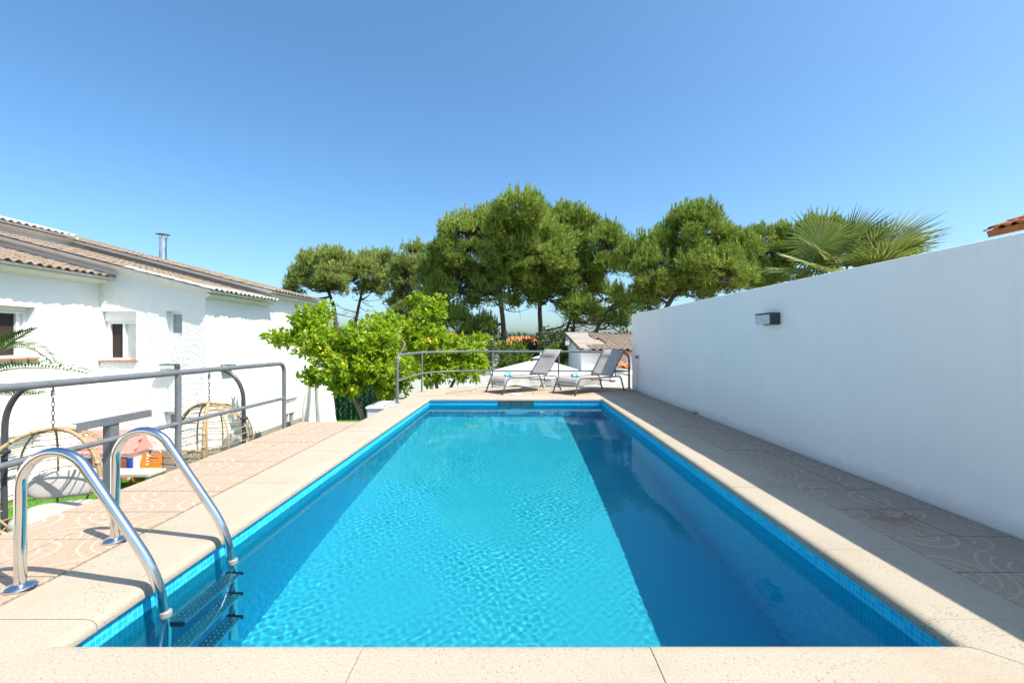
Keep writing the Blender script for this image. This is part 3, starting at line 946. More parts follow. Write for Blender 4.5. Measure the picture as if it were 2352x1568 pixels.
M_PVC = mat("white_pvc", (0.80, 0.80, 0.80), 0.35, var=0.02)
M_DARKIN = mat("dark_interior", (0.035, 0.026, 0.022), 0.8, var=0.3, vscale=3)  # flat dark sheet in open sashes, room shade put into its colour
M_GLASS = mat("window_glass", (0.20, 0.24, 0.26), 0.06, spec=0.6, var=0.3, vscale=2)
M_FROST = mat("frosted_pane", (0.30, 0.34, 0.36), 0.35, var=0.15, vscale=6)
M_BLIND = mat("pale_blind", (0.62, 0.66, 0.67), 0.5, var=0.05)
M_SILL = mat("terracotta_sill", (0.47, 0.17, 0.09), 0.6, var=0.2, vscale=9)
def window(root, O, U, N, w, h, depth, panes, box=0.0, shutter=0.0, sill=False, fw=0.05):
    """O lower corner on the wall face, U along, N outward; panes = list of (fraction0, fraction1, material)"""
    O, U, N = Vector(O), Vector(U), Vector(N); Z = Vector((0, 0, 1))
    def slab(mb, u0, u1, z0, z1, d0, d1):
        c = [O + U * u + Z * z - N * d for d in (d0, d1) for (u, z) in ((u0, z0), (u1, z0), (u1, z1), (u0, z1))]
        mb.add(c, [(0, 1, 2, 3), (7, 6, 5, 4), (0, 4, 5, 1), (1, 5, 6, 2), (2, 6, 7, 3), (3, 7, 4, 0)])
        return mb
    top = h - box
    b = MB()
    d0, d1 = depth - 0.06, depth + 0.02
    slab(b, 0, fw, 0, top, d0, d1); slab(b, w - fw, w, 0, top, d0, d1)
    slab(b, fw, w - fw, 0, fw, d0 - .001, d1); slab(b, fw, w - fw, top - fw, top, d0 - .001, d1)
    for (f0, f1, m_) in panes[:-1]:
        slab(b, w * f1 - 0.022, w * f1 + 0.022, fw, top - fw, d0 - .002, d1)
    win = part(b, "window", M_PVC, root)
    for (f0, f1, m_) in panes:
        part(slab(MB(), max(fw, w * f0), min(w - fw, w * f1), fw, top - fw, depth - 0.02, depth - 0.012), "pane", m_, root, parent=win)
    if box > 0:
        part(slab(MB(), 0.002, w - 0.002, top + .002, h - .002, depth - 0.10, depth + 0.02), "shutter_box", M_PVC, root, parent=win)
    if shutter > 0:
        k = max(3, int(shutter / 0.05)); st = shutter / k
        for i in range(k):
            z1 = top - i * st
            c = MB()
            P = lambda u, z, d: O + U * u + Z * z - N * d
            c.add([P(.01, z1, d0 - .012), P(w - .01, z1, d0 - .012), P(w - .01, z1 - st * .5, d0 - .024), P(.01, z1 - st * .5, d0 - .024), P(w - .01, z1 - st * .93, d0 - .012), P(.01, z1 - st * .93, d0 - .012)],
                  [(0, 1, 2, 3), (3, 2, 4, 5)])
            part(c, "shutter_slat", M_PVC, root, parent=win)
    if sill:
        n = max(3, int(w / 0.14)); st = (w + 0.08) / n
        for i in range(n):
            part(slab(MB(), -0.04 + i * st + .003, -0.04 + (i + 1) * st - .003, -0.022, 0.006, -0.045, depth - 0.05), "sill_tile", M_SILL, root, parent=win)
    return win

XA, YB, XC, YD, YE = -8.53, 9.30, -6.37, 11.62, 14.45
SL = 0.256
hs = empty("white_house", (XC, YB, GZ), label="white stuccoed house with stepped tiled roofs beside the garden", cat="house")
# front faces
b = wall_holes(MB(), (XA, -12.0, GZ), (0, 1, 0), (0, 0, 1), YB + 12.0, 2.42 - GZ, [(19.40, 20.06, 0.80 - GZ, 1.69 - GZ), (19.25, 20.15, -1.35 - GZ, -0.52 - GZ)], 0.22, (1, 0, 0))  # side wall carried on unseen past the camera, added length reflects sunlight
b.quad((-16, -12.0, GZ), (XA, -12.0, GZ), (XA, -12.0, 2.5), (-16, -12.0, 4.4))
part(b, "side_wall", M_RENDER, hs)
zr = lambda X: 2.065 + SL * (-6.12 - X)                 # underside of the verge of the middle roof
W_B = XC - XA
WB1 = (0.05, 0.75, 0.70 - GZ, 1.70 - GZ)               # window with shutter box
WB2 = (1.36, 1.69, 1.20 - GZ, 1.71 - GZ)               # small frosted window
WB3 = (1.31, 1.66, -0.77 - GZ, -0.35 - GZ)             # small window near the ground
b = wall_holes(MB(), (XA, YB, GZ), (1, 0, 0), (0, 0, 1), W_B, 2.05 - GZ, [WB1, WB2, WB3], 0.16, (0, -1, 0))
b.add([(XA, YB, 2.05), (XC, YB, 2.05), (XC, YB, zr(XC)), (XA, YB, zr(XA)), (-13, YB, zr(-13)), (-13, YB, 2.05)], [(0, 1, 2, 3), (5, 0, 3, 4)])
part(b, "gable_wall", M_STUCCO, hs)
b = wall_holes(MB(), (XC, YB, GZ), (0, 1, 0), (0, 0, 1), YE - YB, 2.08 - GZ, [(3.20, 3.92, -1.36 - GZ, -0.52 - GZ)], 0.14, (1, 0, 0))
b.quad((XC, YD, 2.08), (XC, YE, 2.08), (XC, YE, 2.36), (XC, YD, 2.36))
b.quad((XC, YE, GZ), (-15, YE, GZ), (-15, YE, 4.5), (XC, YE, 2.36))
part(b, "long_wall", M_RENDER, hs)
zd = lambda X: 2.30 + SL * (-6.12 - X)
part(MB().add([(XC + .002, YD, 2.0), (XC + .002, YD, zd(XC)), (-15, YD, zd(-15)), (-15, YD, 2.0)], [(0, 1, 2, 3)]), "upper_gable", M_RENDER, hs)
part(MB().quad((-11.3, 3, 2.8), (-11.3, YD, 2.8), (-11.3, YD, 3.80), (-11.3, 3, 3.80)), "upper_wall", M_RENDER, hs)

def roof(name, ex, ez, y0, y1, length, verge=True, eave_m=M_TRIM):
    """slab under the tiles, rising towards -x from the eave"""
    cs = 1 / math.sqrt(1 + SL * SL); sn = SL * cs
    L = Vector((-cs, 0, sn)); N_ = Vector((sn, 0, cs))
    E0 = Vector((ex, y0, ez)); E1 = Vector((ex, y1, ez))
    th = 0.05
    q = [E0, E1, E1 + L * length, E0 + L * length]
    b = MB()
    b.add([p - N_ * th for p in q] + q, [(0, 3, 2, 1), (4, 5, 6, 7), (0, 1, 5, 4), (1, 2, 6, 5), (2, 3, 7, 6), (3, 0, 4, 7)])
    r_ = part(b, name, eave_m, hs)
    return r_, frame(E0, (0, 1, 0), L)
TS = 0.78
tile_g = tile_mesh("roof_tile", M_RTILE, TS)
tile_w = tile_mesh("roof_tile_white", M_RTILE_W, TS)
cands = []
rA, FA = roof("low_roof", -8.22, 2.385, -12.0, 9.295, 5.2)  # roof follows the added unseen length of the side wall
lay_tiles(cands, rA, FA @ Matrix.Translation((16.0, -0.05, 0)), 33, 18, tile_g, TS)
rC, FC = roof("middle_roof", -6.12, 2.115, 9.12, YD - 0.005, 5.4)
lay_tiles(cands, rC, FC @ Matrix.Translation((-0.03, -0.05, 0)), 16, 19, lambda c, r: tile_w if (r < 2 or (c == 0 and r < 7)) else tile_g, TS)
rD, FD = roof("top_roof", -6.12, 2.345, 11.40, YE + 0.12, 9.0)
lay_tiles(cands, rD, FD @ Matrix.Translation((-0.03, -0.05, 0)), 19, 32, tile_g, TS)
rE, FE = roof("rear_roof", -10.98, 3.68, 7.0, 11.40, 3.0)
lay_tiles(cands, rE, FE @ Matrix.Translation((0, -0.05, 0)), 27, 4, tile_mesh("roof_tile_painted", M_RTILE_P, TS), TS)
finish_tiles(hs, cands, 290)
# soffit mouldings
for (nm, x0, x1, y0, y1, z) in (("eave_moulding", XA + .001, -8.30, -12.0, 9.298, 2.335), ("eave_moulding", XC + .001, -6.22, 9.30, YD, 2.062), ("eave_moulding", XC + .001, -6.22, YD + .002, YE, 2.292), ("eave_moulding", -11.299, -11.08, 7.0, 11.4, 3.63)):
    pr = [(x0, z + .0), (x1, z + .0), (x1 - .02, z - .04), ((x0 + x1) / 2, z - .06), (x0, z - .10)]
    vs = [(p[0], y0, p[1]) for p in pr] + [(p[0], y1, p[1]) for p in pr]
    k = len(pr)
    part(MB().add(vs, [tuple(range(k)), tuple(range(2 * k - 1, k - 1, -1))] + [(i, (i + 1) % k + 0, (i + 1) % k + k, i + k)[::-1] for i in range(k)]), nm, M_TRIM, hs)
for (y, zf, X0, X1) in ((YB, zr, -13.0, XC + .12), (YD, zd, -14.0, XC + .12)):
    vs = []
    for X_ in (X1, X0):
        z = zf(X_) - 0.004
        vs += [(X_, y - .001, z), (X_, y - .12, z), (X_, y - .10, z - .035), (X_, y - .04, z - .055), (X_, y - .001, z - .085)]
    part(MB().add(vs, [(0, 1, 2, 3, 4), (9, 8, 7, 6, 5)] + [(i, i + 5, (i + 1) % 5 + 5, (i + 1) % 5) for i in range(5)]), "verge_moulding", M_TRIM, hs)
# windows
U, N_ = (1, 0, 0), (0, -1, 0)
window(hs, (XA + WB1[0], YB, 0.70), U, N_, 0.70, 1.00, 0.16, [(0, .10, M_PVC), (.10, .52, M_DARKIN), (.52, 1, M_BLIND)], box=0.20, sill=True)
window(hs, (XA + WB2[0], YB, 1.20), U, N_, 0.33, 0.51, 0.16, [(0, 1, M_FROST)], fw=0.06)
window(hs, (XA + WB3[0], YB, -0.77), U, N_, 0.35, 0.42, 0.16, [(0, 1, M_GLASS)], fw=0.06)
window(hs, (XA, 7.40, 0.80), (0, 1, 0), (1, 0, 0), 0.66, 0.89, 0.22, [(0, .30, M_BLIND), (.30, .78, M_DARKIN), (.78, 1, M_PVC)], box=0.07, sill=True)
window(hs, (XA, 7.25, -1.35), (0, 1, 0), (1, 0, 0), 0.90, 0.83, 0.22, [(0, .5, M_GLASS), (.5, 1, M_GLASS)], box=0.08, shutter=0.62)
window(hs, (XC, 12.50, -1.36), (0, 1, 0), (1, 0, 0), 0.72, 0.84, 0.14, [(0, .5, M_GLASS), (.5, 1, M_GLASS)], box=0.08, shutter=0.36)
# chimney flue
M_GALV = mat("galvanised_steel", (0.62, 0.64, 0.65), 0.28, 1.0, var=0.2, vscale=5)
fx, fy = -10.5, 13.5
fz = 2.345 + SL * (10.5 - 6.12) + 0.03
fl_ = part(MB().lathe([(0.093, fz - .1), (0.093, fz + .63), (0.099, fz + .635), (0.099, fz + .66), (0.085, fz + .66)], 24, Matrix.Translation((fx, fy, 0))), "flue_pipe", M_GALV, hs, True, 40, parent=rD)
part(MB().lathe([(0.0, fz + .80), (0.10, fz + .785), (0.185, fz + .755), (0.185, fz + .75), (0.0, fz + .775)], 24, Matrix.Translation((fx, fy, 0))), "flue_cap", mat("dull_cap", (0.26, 0.27, 0.23), 0.45, 0.6), hs, True, 30, parent=rD)
for a in (20, 140, 260):
    b = MB()
    b.tube([(fx + .095 * math.cos(R(a)), fy + .095 * math.sin(R(a)), fz + .6), (fx + .13 * math.cos(R(a)), fy + .13 * math.sin(R(a)), fz + .77)], 0.007, 6)
    part(b, "cap_bracket", M_GALV, hs, True, parent=rD)
# plinth of irregular stones at the gable, grey plinth along the long wall
M_STONE = mat("plinth_stone", (0.36, 0.30, 0.25), 0.9, var=0.3, vscale=4, bump=0.5, bscale=22, bdist=0.01)
M_STONE2 = mat("plinth_stone_grey", (0.34, 0.32, 0.30), 0.9, var=0.25, vscale=4, bump=0.5, bscale=22, bdist=0.01)
M_MORTAR = mat("mortar", (0.42, 0.39, 0.35), 0.95)
PZ = -1.10
part(MB().box(((XA + XC) / 2, YB - 0.02, (GZ + PZ) / 2), (W_B - .002, 0.04, PZ - GZ - .004)), "plinth", M_MORTAR, hs)
plinth = hs.children[-1]
sr = random.Random(5)
nx_, nz_ = 8, 3
gx = [[XA + .02 + (W_B - .03) * i / nx_ + (sr.uniform(-.07, .07) if 0 < i < nx_ else 0) for i in range(nx_ + 1)] for _ in range(nz_ + 1)]
gz_ = [[GZ + (PZ - .005 - GZ) * j / nz_ + (sr.uniform(-.05, .05) if 0 < j < nz_ else 0) for i in range(nx_ + 1)] for j in range(nz_ + 1)]
for j in range(nz_):
    for i in range(nx_):
        P4 = [(gx[j][i], gz_[j][i]), (gx[j][i + 1], gz_[j][i + 1]), (gx[j + 1][i + 1], gz_[j + 1][i + 1]), (gx[j + 1][i], gz_[j + 1][i])]
        c = (sum(p[0] for p in P4) / 4, sum(p[1] for p in P4) / 4)
        ring = []
        for k in range(4):
            a_, b2 = P4[k], P4[(k + 1) % 4]
            for f in (0.15, 0.85):
                p = (a_[0] + (b2[0] - a_[0]) * f, a_[1] + (b2[1] - a_[1]) * f)
                ring.append((c[0] + (p[0] - c[0]) * 0.93, c[1] + (p[1] - c[1]) * 0.93))
        y0, y1 = YB - 0.038, YB - 0.055 - sr.uniform(0, .012)
        vs = [(p[0], y0, p[1]) for p in ring] + [(c[0] + (p[0] - c[0]) * .9, y1, c[1] + (p[1] - c[1]) * .9) for p in ring]
        part(MB().add(vs, [tuple(range(8, 16))] + [(k, (k + 1) % 8, (k + 1) % 8 + 8, k + 8) for k in range(8)]), "stone", sr.choice((M_STONE, M_STONE, M_STONE2)), hs, False, None, plinth)
part(MB().box((XC + 0.02, (YB + YE) / 2 + .02, (GZ + PZ - .05) / 2), (0.04, YE - YB - .06, PZ - .05 - GZ)), "long_plinth", M_CONC, hs)
# lamps on the house
wall_lamp((-7.05, YB - 0.001, 0.575), 0.0, "dark box lamp with a white panel on the rough stuccoed gable", 0.34, 0.11, 0.12)
wall_lamp((XC + 0.001, 9.95, 0.52), R(90), "dark box lamp on the smooth long wall above the hanging chair", 0.34, 0.13, 0.12)

# ================================================================== annex beyond the terrace
an = empty("annex_building", (2.0, 14.0, GZ), label="low white annex with a brown pantile roof behind the loungers", cat="building")
AX0, AX1, AY0, AY1, AE, AR = 2.0, 8.5, 14.0, 18.6, 0.80, 1.40
b = MB()
b.quad((AX0, AY0, GZ), (AX1, AY0, GZ), (AX1, AY0, AE - .06), (AX0, AY0, AE - .06))
b.add([(AX0, AY1, GZ), (AX0, AY0, GZ), (AX0, AY0, AE - .06), (AX0, AY1, AR - .06)], [(0, 1, 2, 3)])
b.quad((AX1, AY1, GZ), (AX0, AY1, GZ), (AX0, AY1, AR - .06), (AX1, AY1, AR - .06))
part(b, "wall", M_PLASTER, an)
s2 = Vector((0, AY1 - AY0 + .12, AR - AE)).normalized()
F2 = frame((AX0, AY0 - 0.12, AE), (1, 0, 0), s2)
LR = (AY1 - AY0 + .12) / s2.y
q = [F2 @ Vector(p) for p in ((-.03, 0, 0), (6.5, 0, 0), (6.5, LR, 0), (-.03, LR, 0), (-.03, 0, -.06), (6.5, 0, -.06), (6.5, LR, -.06), (-.03, LR, -.06))]
ar = part(MB().add(q, [(0, 1, 2, 3), (7, 6, 5, 4), (4, 5, 1, 0), (5, 6, 2, 1), (6, 7, 3, 2), (7, 4, 0, 3)]), "roof", mat("roof_cement", (0.25, 0.22, 0.185), 0.95, var=0.25, vscale=2.2, bump=0.5, bscale=12, bdist=0.02), an)
# cement skin over the left part of the roof
b = MB()
pts = [(-.035, .02), (.26, .02), (.22, .9), (.95, 1.25), (.80, 2.2), (.72, 3.3), (.9, LR - .02), (-.035, LR - .02)]
vs = [F2 @ Vector((x, y, .052)) for x, y in pts] + [F2 @ Vector((x, y, .001)) for x, y in pts]
k = len(pts)
b.add(vs, [tuple(range(k))] + [(i, i + k, (i + 1) % k + k, (i + 1) % k) for i in range(k)])
part(b, "cement_skin", mat("pale_cement", (0.31, 0.275, 0.235), 0.95, var=0.22, vscale=2.0, bump=0.5, bscale=14, bdist=0.02), an, parent=ar)
tile_b = tile_mesh("roof_tile_brown", M_RTILE_B)
ca = []
def skip_(c, r):
    u, v = c * TW, r * TE
    return (u < .2 and v < 1.0) or (u < .86 and 0.85 < v < 2.6) or (u < .72 and v >= 2.6)
lay_tiles(ca, ar, F2, 28, 13, tile_b, 1.0, skip_)
finish_tiles(an, ca, 200)
part(MB().box(((AX0 + .9 + AX1) / 2, AY0 - .06, AE - .095), (AX1 - AX0 - .9, 0.15, 0.07)), "fascia", mat("red_fascia", (0.42, 0.19, 0.12), 0.85, var=0.2), an)
# little tiled canopy roofs on the facade
tile_o = tile_mesh("roof_tile_orange", M_RTILE_O)
for (cx_, cz_, nn) in ((2.62, 0.60, 4), (4.05, 0.66, 3)):
    F3 = frame((cx_, AY0 - 0.45, cz_ - 0.18), (1, 0, -0.25 if nn == 4 else 0.0), (0, 1, 0.42))
    bb = part(MB().add([F3 @ Vector(p) for p in ((0, 0, -.02), (nn * TW, 0, -.02), (nn * TW, .48, -.02), (0, .48, -.02), (0, 0, 0), (nn * TW, 0, 0), (nn * TW, .48, 0), (0, .48, 0))], [(0, 3, 2, 1), (4, 5, 6, 7), (0, 1, 5, 4), (1, 2, 6, 5), (2, 3, 7, 6), (3, 0, 4, 7)]), "canopy", M_PLASTER, an)
    cc = []
    lay_tiles(cc, bb, F3, nn, 1, tile_o)
    finish_tiles(an, cc, 40)
part(MB().prism([(2.02, 13.6), (3.6, 13.6), (3.6, 13.999), (2.02, 13.999)], GZ, 0.12), "low_block", M_PLASTER, an)
fl2 = empty("flood_light", (1.95, 16.2, 1.06), label="small floodlight fixed to the side of the white annex", cat="lamp")
part(MB().box((1.80, 16.15, 1.02), (0.20, 0.09, 0.20), bev=0.01), "housing", M_LAMPBODY, fl2)
part(MB().box((1.795, 16.1, 1.02), (0.15, 0.012, 0.15)), "lens", M_LAMPGLASS, fl2)
part(MB().tube([(1.90, 16.17, 1.02), (1.995, 16.2, 1.10)], 0.012, 6), "bracket", M_LAMPBODY, fl2)
fl3 = empty("flood_light", (2.05, 13.98, 0.62), label="flat grey lamp under the eave of the white annex", cat="lamp")
part(MB().box((1.93, 13.9, 0.86), (0.2, 0.14, 0.03), rz=0.3), "panel", M_LAMPBODY, fl3)
part(MB().tube([(1.95, 13.95, 0.85), (2.02, 13.99, 0.78)], 0.012, 6), "bracket", M_LAMPBODY, fl3)

# ================================================================== neighbour's roof above the tall wall, far houses
nb = empty("neighbour_house", (9.4, 8.3, GZ), label="neighbour's house with an orange tiled eave rising above the tall wall", cat="house")
part(MB().box((12.3, 5.4, 0.74), (5.8, 6.0, 4.68)), "wall", mat("ochre_render", (0.60, 0.27, 0.14), 0.9), nb)
s3 = Vector((0.94, 0, 0.34)).normalized()
F4 = frame((9.0, 8.72, 3.19), (0, -1, 0), s3)
qn = [F4 @ Vector(p) for p in ((0, 0, 0), (6.4, 0, 0), (6.4, 4, 0), (0, 4, 0), (0, 0, -.12), (6.4, 0, -.12), (6.4, 4, -.12), (0, 4, -.12))]
nr = part(MB().add(qn, [(0, 1, 2, 3), (7, 6, 5, 4), (4, 5, 1, 0), (5, 6, 2, 1), (6, 7, 3, 2), (7, 4, 0, 3)]), "roof", M_RTILE_O, nb)
cn = []
lay_tiles(cn, nr, F4 @ Matrix.Translation((0.0, -0.06, 0)), 31, 11, tile_o)
finish_tiles(nb, cn, 120)

def far_house(name, loc, w, d, hz, rz, wallc, label, nwin=3):
    r = empty(name, (loc[0], loc[1], GZ), 0, label, "house")
    x, y = loc[0], loc[1]
    part(MB().box((x, y, (GZ + hz) / 2), (w, d, hz - GZ)), "wall", wallc, r)
    e = 0.4
    c = [(x - w / 2 - e, y - d / 2 - e, hz), (x + w / 2 + e, y - d / 2 - e, hz), (x + w / 2 + e, y + d / 2 + e, hz), (x - w / 2 - e, y + d / 2 + e, hz), (x - w / 2 + d * .35, y, rz), (x + w / 2 - d * .35, y, rz)]
    rf = part(MB().add(c, [(0, 1, 5, 4), (1, 2, 5), (2, 3, 4, 5), (3, 0, 4), (3, 2, 1, 0)]), "roof", M_RTILE_O, r)
    for k in range(26):                                 # tile courses as raised ribs down the visible slope
        xx = x - w / 2 - e + (w + 2 * e) * (k + .5) / 26
        t_ = min(1.0, min(xx - (x - w / 2 - e), (x + w / 2 + e) - xx) / (d * .35 + e))
        part(MB().tube([(xx, y - d / 2 - e, hz + .03), (xx, y - (d / 2 + e) * (1 - t_), hz + (rz - hz) * t_ + .03)], 0.07, 5, False), "roof_rib", M_RTILE_O, r, True, None, rf)
    for k in range(nwin):
        xx = x + w * ((k + .5) / nwin - .5)
        wi = part(MB().box((xx, y - d / 2 - .01, hz - 1.3), (0.9, 0.06, 1.1)), "window", M_PVC, r)
        part(MB().box((xx, y - d / 2 - .03, hz - 1.3), (0.74, 0.06, 0.94)), "pane", M_GLASS, r, parent=wi)
    return r
far_house("far_house", (0.6, 52.0), 6.4, 6.0, 0.55, 1.55, M_RENDER, "distant white house with an orange hipped roof between the pine trunks")
far_house("far_house", (-6.2, 42.0), 4.0, 4.0, 1.1, 1.8, mat("salmon_render", (0.45, 0.26, 0.19), 0.9), "distant salmon house half hidden behind the lemon trees")
# ================================================================== garden below the deck
def make_turf():
    t = NT("artificial_turf")
    geo = t.node("ShaderNodeNewGeometry").outputs["Position"]
    n = t.noise(geo, 60.0, 4.0, 0.7)
    t.set(color=t.ramp(n.outputs[0], [(0.3, (0.045, 0.13, 0.012)), (0.6, (0.085, 0.21, 0.02)), (0.8, (0.14, 0.27, 0.04))]), rough=0.8, spec=0.2)
    return t.m
M_TURF = make_turf()
lawn = tag(MB().quad((-8.5, 2.0, GZ), (-2.97, 2.0, GZ), (-2.97, 16, GZ), (-8.5, 16, GZ)).build("lawn", M_TURF), kind="structure")
def rnd_mat(name, stops, rough=0.6, spec=0.3, trans=0.0, tcol=None):
    """foliage: colour varies from piece to piece"""
    t = NT(name)
    a = t.node("ShaderNodeAttribute"); a.attribute_name = "rnd"; a.attribute_type = 'GEOMETRY'
    geo = t.node("ShaderNodeNewGeometry").outputs["Position"]
    n = t.noise(geo, 1.3, 3.0)
    f = t.math('ADD', t.math('MULTIPLY', a.outputs["Fac"], 0.75), t.math('MULTIPLY', n.outputs[0], 0.5))
    f = t.math('SUBTRACT', f, 0.12)
    c = t.ramp(f, stops)
    t.set(color=c, rough=rough, spec=spec)
    if trans > 0:
        tr = t.node("ShaderNodeBsdfTranslucent")
        mx = t.node("ShaderNodeMixShader"); mx.inputs[0].default_value = trans
        if tcol: t.link(t.mix(0.7, c, tcol), tr.inputs[0])
        else: t.link(c, tr.inputs[0])
        t.link(t.b.outputs[0], mx.inputs[1]); t.link(tr.outputs[0], mx.inputs[2])
        t.link(mx.outputs[0], t.out.inputs["Surface"])
    return t.m
def blades(P, D, L, w, seed=0):
    """triangles: base points P, directions D, lengths L, half widths w"""
    g = np.random.default_rng(seed)
    n = len(P)
    S = np.cross(D, g.normal(size=(n, 3)))
    S /= np.linalg.norm(S, axis=1, keepdims=True) + 1e-9
    V = np.empty((n, 3, 3))
    V[:, 0] = P - S * w[:, None]; V[:, 1] = P + S * w[:, None]; V[:, 2] = P + D * L[:, None]
    return V.reshape(-1, 3), np.arange(3 * n).reshape(n, 3), g.random(n)
M_GRASS = rnd_mat("turf_blade", [(0.1, (0.04, 0.13, 0.012)), (0.5, (0.09, 0.23, 0.02)), (0.9, (0.17, 0.32, 0.05))], 0.6, 0.3)
g = np.random.default_rng(11)
n = 60000
P = np.stack([g.uniform(-8.4, -2.99, n), 3.0 + 8.5 * g.random(n) ** 1.3, np.full(n, GZ)], 1)
D = np.stack([g.normal(0, .45, n), g.normal(0, .45, n), np.ones(n)], 1); D /= np.linalg.norm(D, axis=1, keepdims=True)
V, Fc, rn = blades(P, D, g.uniform(.02, .045, n), g.uniform(.003, .006, n), 4)
tag(np_mesh("turf_blades", V, Fc, M_GRASS, None, False, rn), "short green artificial turf blades below the deck", "grass", kind="stuff")

# ---- slab bench, playhouse, orange chair
sl = empty("slab_bench", (-7.6, 8.4, GZ), label="long low concrete slab bench at the foot of the house", cat="bench")
M_SLAB = mat("pale_slab", (0.46, 0.44, 0.40), 0.9, var=0.2, vscale=5, bump=0.3, bscale=30)
for i in range(4):
    part(MB().box((-8.25 + i * 0.46, 8.42, -1.335), (0.455, 0.40, 0.05), bev=0.004), "slab", M_SLAB, sl)
for x in (-8.35, -7.55, -6.75):
    part(MB().box((x, 8.48, (GZ - 1.36) / 2), (0.14, 0.26, -1.362 - GZ)), "support", M_SLAB, sl)
ph = empty("toy_playhouse", (-7.95, 8.98, GZ), label="plastic toy playhouse with a red roof and blue shutters", cat="playhouse")
M_TOYW = mat("white_toy_plastic", (0.78, 0.77, 0.74), 0.4, var=0.03)
M_TOYR = mat("red_toy_plastic", (0.70, 0.24, 0.22), 0.45, var=0.06)
M_TOYB = mat("blue_toy_plastic", (0.03, 0.10, 0.55), 0.4, var=0.04)
part(wall_holes(MB(), (-8.42, 8.84, GZ), (1, 0, 0), (0, 0, 1), 0.98, 0.56, [(0.12, 0.34, 0.18, 0.42), (0.58, 0.86, 0.02, 0.44)], 0.03, (0, -1, 0)), "front_wall", M_TOYW, ph)
part(MB().quad((-7.44, 8.84, GZ), (-7.44, 9.2, GZ), (-7.44, 9.2, GZ + .56), (-7.44, 8.84, GZ + .56)), "side_wall", M_TOYW, ph)
rf = part(MB().add([(-8.47, 8.74, -1.06), (-7.38, 8.74, -1.06), (-7.42, 9.02, -0.66), (-8.43, 9.02, -0.66), (-7.38, 9.24, -1.06), (-8.47, 9.24, -1.06), (-8.47, 8.74, -1.09), (-7.38, 8.74, -1.09)], [(0, 1, 2, 3), (3, 2, 4, 5), (1, 4, 2), (0, 3, 5), (6, 7, 1, 0)]), "roof", M_TOYR, ph)
for r_ in range(5):
    for k in range(9):
        f = r_ / 5; z0 = -1.06 + .40 * f; y0 = 8.74 + .28 * f
        x0 = -8.46 + k * .119 + (.06 if r_ % 2 else 0)
        part(MB().add([(x0, y0 - .008, z0 + .004), (x0 + .055, y0 - .014, z0 - .012), (x0 + .11, y0 - .008, z0 + .004), (x0 + .11, y0 + .05, z0 + .082), (x0, y0 + .05, z0 + .082)], [(0, 1, 2, 3, 4)]), "shingle", M_TOYR, ph, False, None, rf)
for x in (-8.34, -8.02, -7.50):
    s_ = part(MB().box((x, 8.825, GZ + .30), (.10, .02, .24)), "shutter", M_TOYB, ph)
    for k in range(3):
        part(MB().box((x, 8.811, GZ + .23 + k * .07), (.08, .012, .04)), "shutter_slat", M_TOYB, ph, False, None, s_)
part(MB().box((-7.70, 8.835, GZ + .22), (.26, .02, .40)), "door", M_TOYR, ph)
oc = empty("child_chair", (-7.2, 8.85, GZ), label="bright orange plastic child's chair with a slotted back behind the slab bench", cat="chair")
M_OR = mat("orange_plastic", (0.85, 0.22, 0.015), 0.4, var=0.04)
def slotted(bx, by, z0, z1, w, lean):
    O = Vector((bx - w / 2, by, z0)); V_ = Vector((0, lean, 1)).normalized(); H_ = (z1 - z0)
    holes = [(.07, w - .07, .06 + k * .058, .06 + k * .058 + .026) for k in range(4)]
    o = part(wall_holes(MB(), O, (1, 0, 0), V_, w, H_, holes, .022, (0, -1, 0)), "backrest", M_OR, oc)
    return o
slotted(-7.2, 8.95, -1.40, -1.125, .40, .12)
part(MB().box((-7.2, 8.82, -1.40), (.36, .30, .025), bev=.008), "seat", M_OR, oc)
for sx in (-1, 1):
    for yy in (8.70, 8.95):
        part(MB().box((-7.2 + sx * .155, yy, (GZ - 1.41) / 2), (.035, .035, -1.412 - GZ)), "leg", M_OR, oc)
part(MB().box((-7.22, 8.938, -1.155), (.07, .004, .02)), "sticker", M_WHITEPL, oc)

# ---- hanging egg chairs and their stands
M_RATTAN = mat("rattan", (0.36, 0.25, 0.14), 0.7, var=0.22, vscale=40, bump=0.5, bscale=130, bdist=0.003)
M_ROPE = mat("rattan_cord", (0.38, 0.28, 0.17), 0.75, var=0.2, vscale=30)
M_STAND = mat("charcoal_tube", (0.055, 0.06, 0.07), 0.32, var=0.08)
M_CHAIN = mat("dark_chain", (0.05, 0.035, 0.035), 0.4, 0.6)
M_CUSH = mat("grey_cushion", (0.36, 0.345, 0.33), 0.95, var=0.06, bump=0.3, bscale=90, bdist=0.002)
def cushion(name, parent, c, s, rot, m=M_CUSH):
    bm = bmesh.new()
    bmesh.ops.create_uvsphere(bm, u_segments=24, v_segments=14, radius=1.0)
    for v in bm.verts:
        x, y, z = v.co
        k = lambda t, e: math.copysign(abs(t) ** e, t)
        dim = 0.10 * math.exp(-((x * x + y * y) / 0.12)) + 0.03 * mnoise.noise(v.co * 2.3)
        v.co = Vector((k(x, .62) * s[0], k(y, .50) * s[1], k(z, .75) * s[2] * (1 - dim)))
    me = bpy.data.meshes.new(name); bm.to_mesh(me); bm.free()
    me.polygons.foreach_set("use_smooth", [True] * len(me.polygons)); me.materials.append(m)
    o = bpy.data.objects.new(name, me); link(o, parent)
    o.location = c; o.rotation_euler = rot
    return o
